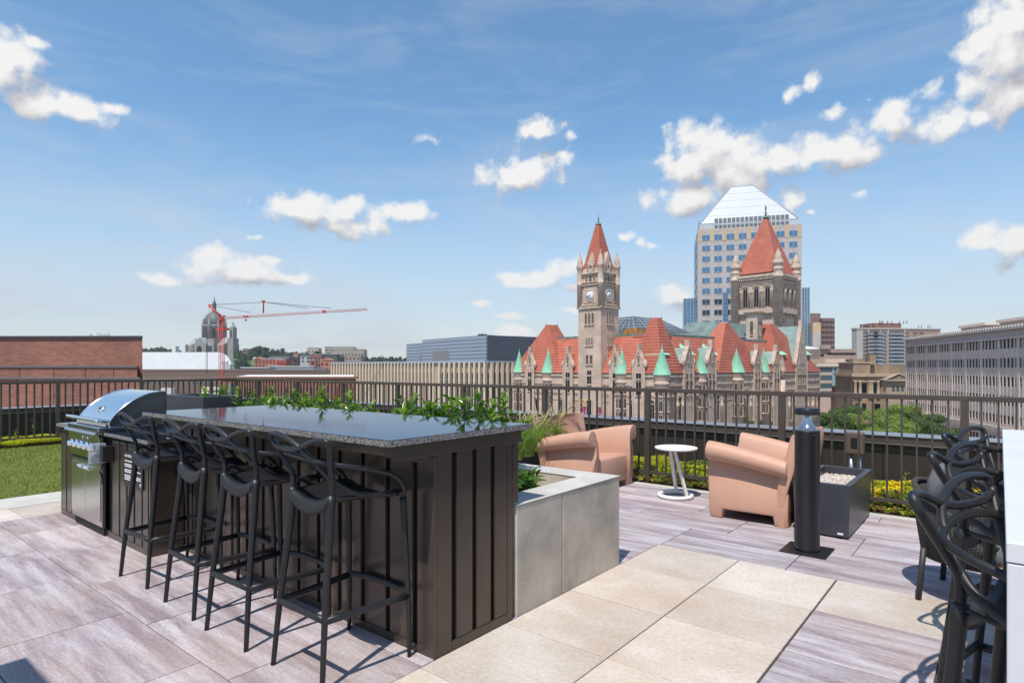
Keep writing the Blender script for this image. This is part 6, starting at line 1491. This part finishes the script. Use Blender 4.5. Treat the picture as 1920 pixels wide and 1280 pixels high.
# hill trees
def build_hill_wood():
    rnd = random.Random(21); b = MB()
    def clump(px, D, ptop, w, h, n=260):
        x = (px-960)/F*D; zt = H-(ptop-HZ)*D/F; c, B = crown_mb(rnd, w, h, n, w*.085, 6); T = Matrix.Translation((x, D, zt-h)); base = len(b.v)
        for v in c.v: b.v.append(T @ v)
        for f_ in c.f: b.f.append([base+q for q in f_]); b.m.append(0); b.sm.append(False)
    prof = [(262,650),(290,650),(310,649),(330,655),(350,659),(365,656),(380,660),(420,671),(440,671),(446,655),(452,652),(460,655),(470,652),(480,648),(492,647),(500,650),(512,655),(520,655),(530,653),(540,658),(555,658),(570,659),(590,657),(605,659),(620,661),(640,664),(660,664),(690,668),(705,666),(716,664),(725,667),(745,667),(765,668),(800,669)]
    for i in range(len(prof)-1):
        (xa, ya), (xb, yb) = prof[i], prof[i+1]; n = max(2, int((xb-xa)/3.2))
        for j in range(n):
            u = (j+rnd.random())/n; px = xa+(xb-xa)*u; py = ya+(yb-ya)*u+rnd.uniform(-.5,3)
            for k in range(3):
                D = 830 if px < 450 else rnd.uniform(700,900); clump(px+rnd.uniform(-3,3), D-k*22, py+k*rnd.uniform(3.5,5.5), rnd.uniform(8,14), rnd.uniform(10,14), 230)
    tag(b.build('woodland', M_TREEF, fix=False), 'dark green wooded bluff along the distant skyline', 'woodland', kind='stuff')
build_hill_wood()
make_tree('tree', 'round dark tree on the lawn slope below the cathedral', 'tree', (453-960)/F*560, 560, H-(696-HZ)*560/F-3, 20, 16, 2500, .8, M_TREEF, None, 77)
# ---- hillside buildings
HB = [('brick_rowhouse','long orange red brick school with arched windows at the foot of the hill',478,531,560,673,690,(.36,.12,.075),8),
('brick_rowhouse','bright red painted brick block right of the long school',519,536,540,675,693,(.42,.07,.06),3),
('brick_block','dark brown brick block with a tall chimney stack on the hillside',531,558,590,669,690,(.11,.07,.065),3),
('stone_complex','long tan stone complex on top of the bluff, its right wing tallest',621,683,880,655,672,(.34,.29,.235),10),
('stone_complex','stepped upper storey of the tan complex on the bluff',609,663,890,650.5,660,(.36,.31,.25),7),
('stone_pavilion','small flat tan block on the left end of the bluff top complex',576,597,870,652.5,662,(.42,.36,.28),3),
('brick_house','red brick rowhouse with two windows above the pale car deck',580,603,620,665,690,(.27,.10,.075),3),
('white_house','small white gabled house on the hillside',563,582,640,667,680,(.55,.55,.53),2),
('dark_warehouse','dark blue grey windowless warehouse on the hillside',604,632,640,664,682,(.07,.07,.09),0),
('brick_house','orange brick house with arched windows beside the finned building',600,625,520,675,697,(.40,.17,.10),3),
('brick_tower_house','narrow red brick house with a stone top',581,592,560,675,692,(.30,.10,.07),1),
('tan_apartments','pinkish tan apartment house with bay windows under the bluff complex',646,676,640,667,682,(.38,.27,.22),4),
('villa','reddish villa among the trees right of the cathedral',455,464,820,654,668,(.27,.15,.13),1),
('car_deck','long low pale car deck below the hillside houses',517,587,330,688,699,(.40,.45,.48),9),
('car_deck','low dark car deck left of the pale one',452,505,340,690,700,(.16,.18,.21),6),
('car_deck','blue grey flat roof between the red block and the pale deck',502,522,360,687,697,(.28,.36,.42),0)]
for i, (nm, lab, a, c, D, pt, pb, col, nw) in enumerate(HB):
    f, t, x1 = fb(nm, lab, nm.split('_')[-1] if nm != 'car_deck' else 'car deck', a, c, D, R((-14,0,8,-3,-3,-3,5,20,4,-10,0,0,-8,0,0,0)[i])); Z = f.Z; X = f.X
    m = mat('hb_%d' % i, col, .85, 0, .12, .05); zb = max(GROUND, Z(pb)-14) if D < 400 else Z(pb)-20
    MB().box(0, x1, 0, min(14, x1*.8) if nm != 'car_deck' else 20, zb, Z(pt)).build('wall', m, t)
    MB().box(-.3, x1+.3, -.4, 1, Z(pt)+.01, Z(pt)+.7).build('cornice', mat('hb_trim', (.42,.40,.37), .8), t)
    if nm == 'white_house':
        MB().prism([(-.5,Z(667)),(x1+.5,Z(667)),(x1/2,Z(662))], -.5, 8, 'y').build('roof', mat('hb_roof', (.16,.15,.16), .8), t)
    if nm == 'brick_rowhouse' and i == 0:
        MB().prism([(-.3,Z(673)),(X(489),Z(673)),(X(483.5),Z(669))], -.6, 6, 'y').build('gable', m, t); MB().box(X(500),x1+4,3,12,Z(673),Z(668)).build('roof', mat('slate_roof', (.13,.14,.17), .8), t)
    if nm == 'brick_block': MB().box(X(550),X(558),1,5,Z(669),Z(661.5)).build('stair_tower', mat('orange_brick', (.36,.15,.10), .85), t)
    if nm == 'brick_house' and i == 9: MB().prism([(X(605),Z(675)),(x1,Z(675)),(X(611),Z(671))], -.6, 6, 'y').build('gable', m, t)
    if nw:
        w = x1/(nw*2.2); h = (Z(pt)-Z(pb))*.22
        rows_ = [Z(pt)-h*2.0, Z(pt)-h*4.0] if nm not in ('car_deck','stone_complex','stone_pavilion') else [Z(pt)-h*3.2]
        winrow(t, [x1*(q+.5)/nw for q in range(nw)], rows_, w, h*1.0 if nm != 'car_deck' else h*1.6, m=m, d=.15)
# ================= TERRACE PLANTS =================
M_LAU = leafmat('laurel_leaf', (.030,.085,.010), (.085,.175,.022), rough=.22, tr=.35)
M_LAUN = leafmat('laurel_new_leaf', (.11,.20,.025), (.19,.29,.04), rough=.3, tr=.45)
M_STEM = mat('green_stem', (.10,.13,.04), .7)
def leaf(b, base, d, up, L, w, m=0, fold=.25, droop=.15, seg=4):
    """curved leaf blade from base along d"""
    d = d.normalized(); s = d.cross(up)
    if s.length < 1e-3: s = d.orthogonal()
    s.normalize(); n = s.cross(d).normalized(); vs = []; fs = []
    for i in range(seg+1):
        u = i/seg; c = base+d*L*u-n*0-Vector((0,0,1))*droop*L*u*u; ww = w*math.sin(math.pi*min(1,(u*.88+.08)))**.8*.5
        if i == seg: ww = .0015
        vs += [c+s*ww+n*ww*fold*2, c, c-s*ww+n*ww*fold*2]
    for i in range(seg):
        a = i*3; fs += [(a,a+3,a+4,a+1),(a+1,a+4,a+5,a+2)]
    b.add(vs, fs, m, True)
def laurel(x, y, z0, h, rnd, label, lean=None):
    t = dthing('laurel_shrub', label, 'shrub', x, y, z0, group='laurel shrubs in the concrete planter'); b = MB(); st = MB()
    for k in range(rnd.choice((5,6,6,7))):
        a = rnd.uniform(0,6.28); L = h*(rnd.uniform(.72,1) if k else 1.0); tilt = rnd.uniform(.12,.55) if k else rnd.uniform(.0,.18)
        top = Vector((math.cos(a)*tilt*L, math.sin(a)*tilt*L, L)); o = Vector((math.cos(a)*.02, math.sin(a)*.02, 0)); P = spline([o, o*.5+top*.5+Vector((0,0,.02)), top], 5); st.tube(P, [.005-.003*i/len(P) for i in range(len(P))], 5)
        nL = int(L/.024)
        for i in range(nL):
            u = .22+.78*i/nL; p = P[min(len(P)-1, int(u*(len(P)-1)))].lerp(P[min(len(P)-1, int(u*(len(P)-1))+1)], (u*(len(P)-1))%1); ax = (P[-1]-P[0]).normalized(); ang = i*2.4+k; side = ax.orthogonal().normalized(); side = Matrix.Rotation(ang, 3, ax) @ side
            el = .35+.9*max(0, u-.5)*1.4; dd = side*(1-min(.45,el*.35))+ax*el*.75
            new = u > .9 or rnd.random() < .08; leaf(b, p, dd, ax, rnd.uniform(.07,.115)*(1 if u < .92 else .75), rnd.uniform(.026,.040), 1 if new and rnd.random() < .6 else 0, droop=rnd.uniform(.05,.3))
    st.build('stem', M_STEM, t); b.build('leaves', [M_LAU, M_LAUN], t, fix=False); return t
rl = random.Random(4)
# columns of the taller sprigs read off the photograph
pos = [(366,757,0),(385,742,1),(412,730,0),(448,728,2),(470,735,1),(503,728,2),(530,742,0),(548,735,1),(575,740,2),(600,728,0),(630,745,1),(655,738,2),(683,745,0),(712,760,1),(740,752,0),(757,745,2),(785,765,1),(805,758,0),(830,762,2),(855,758,0),(880,752,1),(905,740,0),(928,742,2)]
lau_labels = 'far left of the row, beside the tall dark planter|second from the left end of the row|third from the left end, below the crane mast|fourth from the left, upright above the bar top|fifth from the left end of the row|sixth from the left, tallest of the left group|seventh from the left end of the row|eighth from the left end of the row|ninth from the left, in front of the brick hall|tenth from the left, above the bar top middle|eleventh from the left end of the row|twelfth from the left end of the row|at the middle of the row, mirrored large in the bar top|just right of the middle of the row|in front of the left end of the pale fins|tall one in front of the pale fins|ninth from the right end of the row|eighth from the right end, short|fifth from the right end of the row|fourth from the right end of the row|third from the right end of the row|second from the right end, in front of the dark glazing|rightmost of the tall ones behind the bar corner'.split('|')
for i, ((px, py, r), lab) in enumerate(zip(pos, lau_labels)):
    Y = (3.0, 3.14, 3.32)[r]; X = dX(px, Y); zt = dZ(py, X, Y); laurel(X, Y, .44, min(.80, max(.30, zt-.44+.02)), rl, 'glossy green laurel shrub, '+lab)
fill = ['low leafy laurel filling the back of the planter, %s' % s for s in ('first from the left','second from the left','third from the left','fourth from the left','fifth from the left','sixth from the left','seventh from the left','eighth from the left','ninth from the left','tenth from the left','eleventh from the left','twelfth from the left')]
fill += ['low leafy laurel between the taller ones, %s from the crane side' % s for s in ('first','second','third','fourth','fifth','sixth','seventh','eighth','ninth','tenth','eleventh','twelfth')]
for i in range(24): px = 380+i*24; Y = 3.34-.14*(i%2); X = dX(px, Y); laurel(X, Y, .44, rl.uniform(.42,.56)*(1-.08*(i>15)), rl, fill[i//2+12*(i%2)])
laurel(dX(1000, 3.15), 3.15, .44, .22, rl, 'small laurel sprig hanging over the gravel at the right end of the concrete planter'); laurel(dX(975, 3.0), 3.0, .44, .24, rl, 'laurel sprig against the end panel of the bar, above the gravel')
# ornamental grass + lily behind the left armchair
def grass_clump(x, y, z0, r, h, n, rnd, label):
    t = dthing('grass_clump', label, 'ornamental grass', x, y, z0, group='ornamental grasses in the slate planter'); m1 = leafmat('grass_leaf', (.14,.24,.035), (.28,.38,.08), rough=.5, tr=.4); m2 = leafmat('seed_head', (.42,.36,.16), (.55,.48,.26), rough=.8, tr=.2)
    b = MB()
    for i in range(n):
        a = rnd.uniform(0,6.28); L = h*rnd.uniform(.55,1.1); lean = rnd.uniform(.15,.9); d = Vector((math.cos(a), math.sin(a), 0)); o = d*rnd.uniform(0,r*.35); s = Vector((-d.y, d.x, 0)); w = rnd.uniform(.0035,.007); vs = []
        for k in range(7):
            u = k/6; c = o+d*lean*L*.75*u*u+Vector((0,0,L*(u-.42*lean*u*u*u))); ww = w*(1-u)**.6+.0005; vs += [c-s*ww, c+s*ww]
        b.add(vs, [(2*k,2*k+1,2*k+3,2*k+2) for k in range(6)], 0, True)
    b.build('blades', m1, t, fix=False); b = MB()
    for i in range(int(n*.10)):
        a = rnd.uniform(0,6.28); L = h*rnd.uniform(1.0,1.42); lean = rnd.uniform(.3,.8); d = Vector((math.cos(a), math.sin(a), 0)); P = [d*lean*L*.6*(k/8)**2+Vector((0,0,L*((k/8)-.30*lean*(k/8)**3))) for k in range(9)]
        b.tube(P, [.0016]*6+[.005,.006,.001], 4)
    b.build('seed_heads', m2, t, fix=False)
rg = random.Random(9)
for i, (px, y, h, lab) in enumerate(((968,4.75,.50,'long green grass at the left, rising behind the bar corner'),(990,5.0,.46,'long green grass clump directly left of the left armchair'),(1012,5.4,.50,'arching grass with pale seed heads behind the left armchair'),(1040,5.75,.46,'rightmost arching grass with seed heads over the armchair back'))):
    grass_clump(dX(px, y), y, .42, .2, h*.88, 200, rg, lab)
def lily():
    x = dX(1078, 6.0); t = dthing('day_lily', 'orange and yellow day lily flower on a thin stem above the left armchair', 'flower', -4.35, 5.75, .42); m = leafmat('lily_orange', (.75,.18,.02), (.80,.32,.03), tr=.3); m2 = leafmat('lily_yellow', (.75,.62,.03), (.8,.7,.08), tr=.3)
    base = dk(-4.35,5.75,.42); R_ = Matrix.Rotation(-DROT,3,'Z')
    def loc(px, py, dd=7.0): p = Vector(((px-960)/F*dd, dd, H-(py-HZ)*dd/F)); return R_ @ (p-base)
    d0 = (base.y)
    for (px, py, mm, s) in ((1094,757,m,.05),(1078,760,m,.038),(1097,750,m2,.045),(1092,764,m,.03)):
        c = loc(px, py, d0); MB().tube(spline([(0,0,0),(c.x*.4,c.y*.4,c.z*.6),(c.x,c.y,c.z)],5), .003, 5).build('stem', M_STEM, t); b = MB()
        for k in range(6): a = k*1.047; leaf(b, c, Vector((math.cos(a), math.sin(a), .5)), Vector((0,0,1)), s*1.3, s*.45, 0, droop=.5)
        b.build('flower', mm, t, fix=False)
lily()
# a few weeds standing in the sedum
def weed(x, y, h, lab, col=False):
    t = dthing('weed', lab, 'weed', x, y, 0); b = MB(); b2 = MB(); P = [(0,0,0),(.01,0,h*.5),(.0,.01,h)]; b2.tube(P, .003, 5); b2.build('stem', M_STEM, t)
    for i in range(9): a = i*2.4; leaf(b, Vector((0,0,h*(.25+.08*i))), Vector((math.cos(a), math.sin(a), .9)), Vector((0,0,1)), .07, .018, 0)
    b.build('leaves', M_LAUN, t, fix=False)
weed(dX(1697,6.8), 6.8, .36, 'thin green weed growing out of the yellow sedum near the right planter'); weed(-13.5, 3.0, .45, 'tall pale weed behind the pickets of the left railing'); weed(-13.5, 2.75, .25, 'short weed behind the left railing, right of the tall one'); weed(-13.6, 2.45, .25, 'short weed at the far left edge behind the railing')

# ---- air: an even pale haze round the camera and the whole scene
def haze():
    m = bpy.data.materials.new('haze'); m.use_nodes = True; nt = m.node_tree; nt.nodes.clear(); out = nt.nodes.new('ShaderNodeOutputMaterial'); v = nt.nodes.new('ShaderNodeVolumePrincipled')
    v.inputs['Color'].default_value = (.86,.91,1,1); v.inputs['Density'].default_value = .00015; v.inputs['Anisotropy'].default_value = .3; nt.links.new(v.outputs[0], out.inputs['Volume'])
    o = MB().box(-1500, 1500, -60, 1500, GROUND-1.5, 140).build('haze', m); tag(o, kind='stuff')
haze()
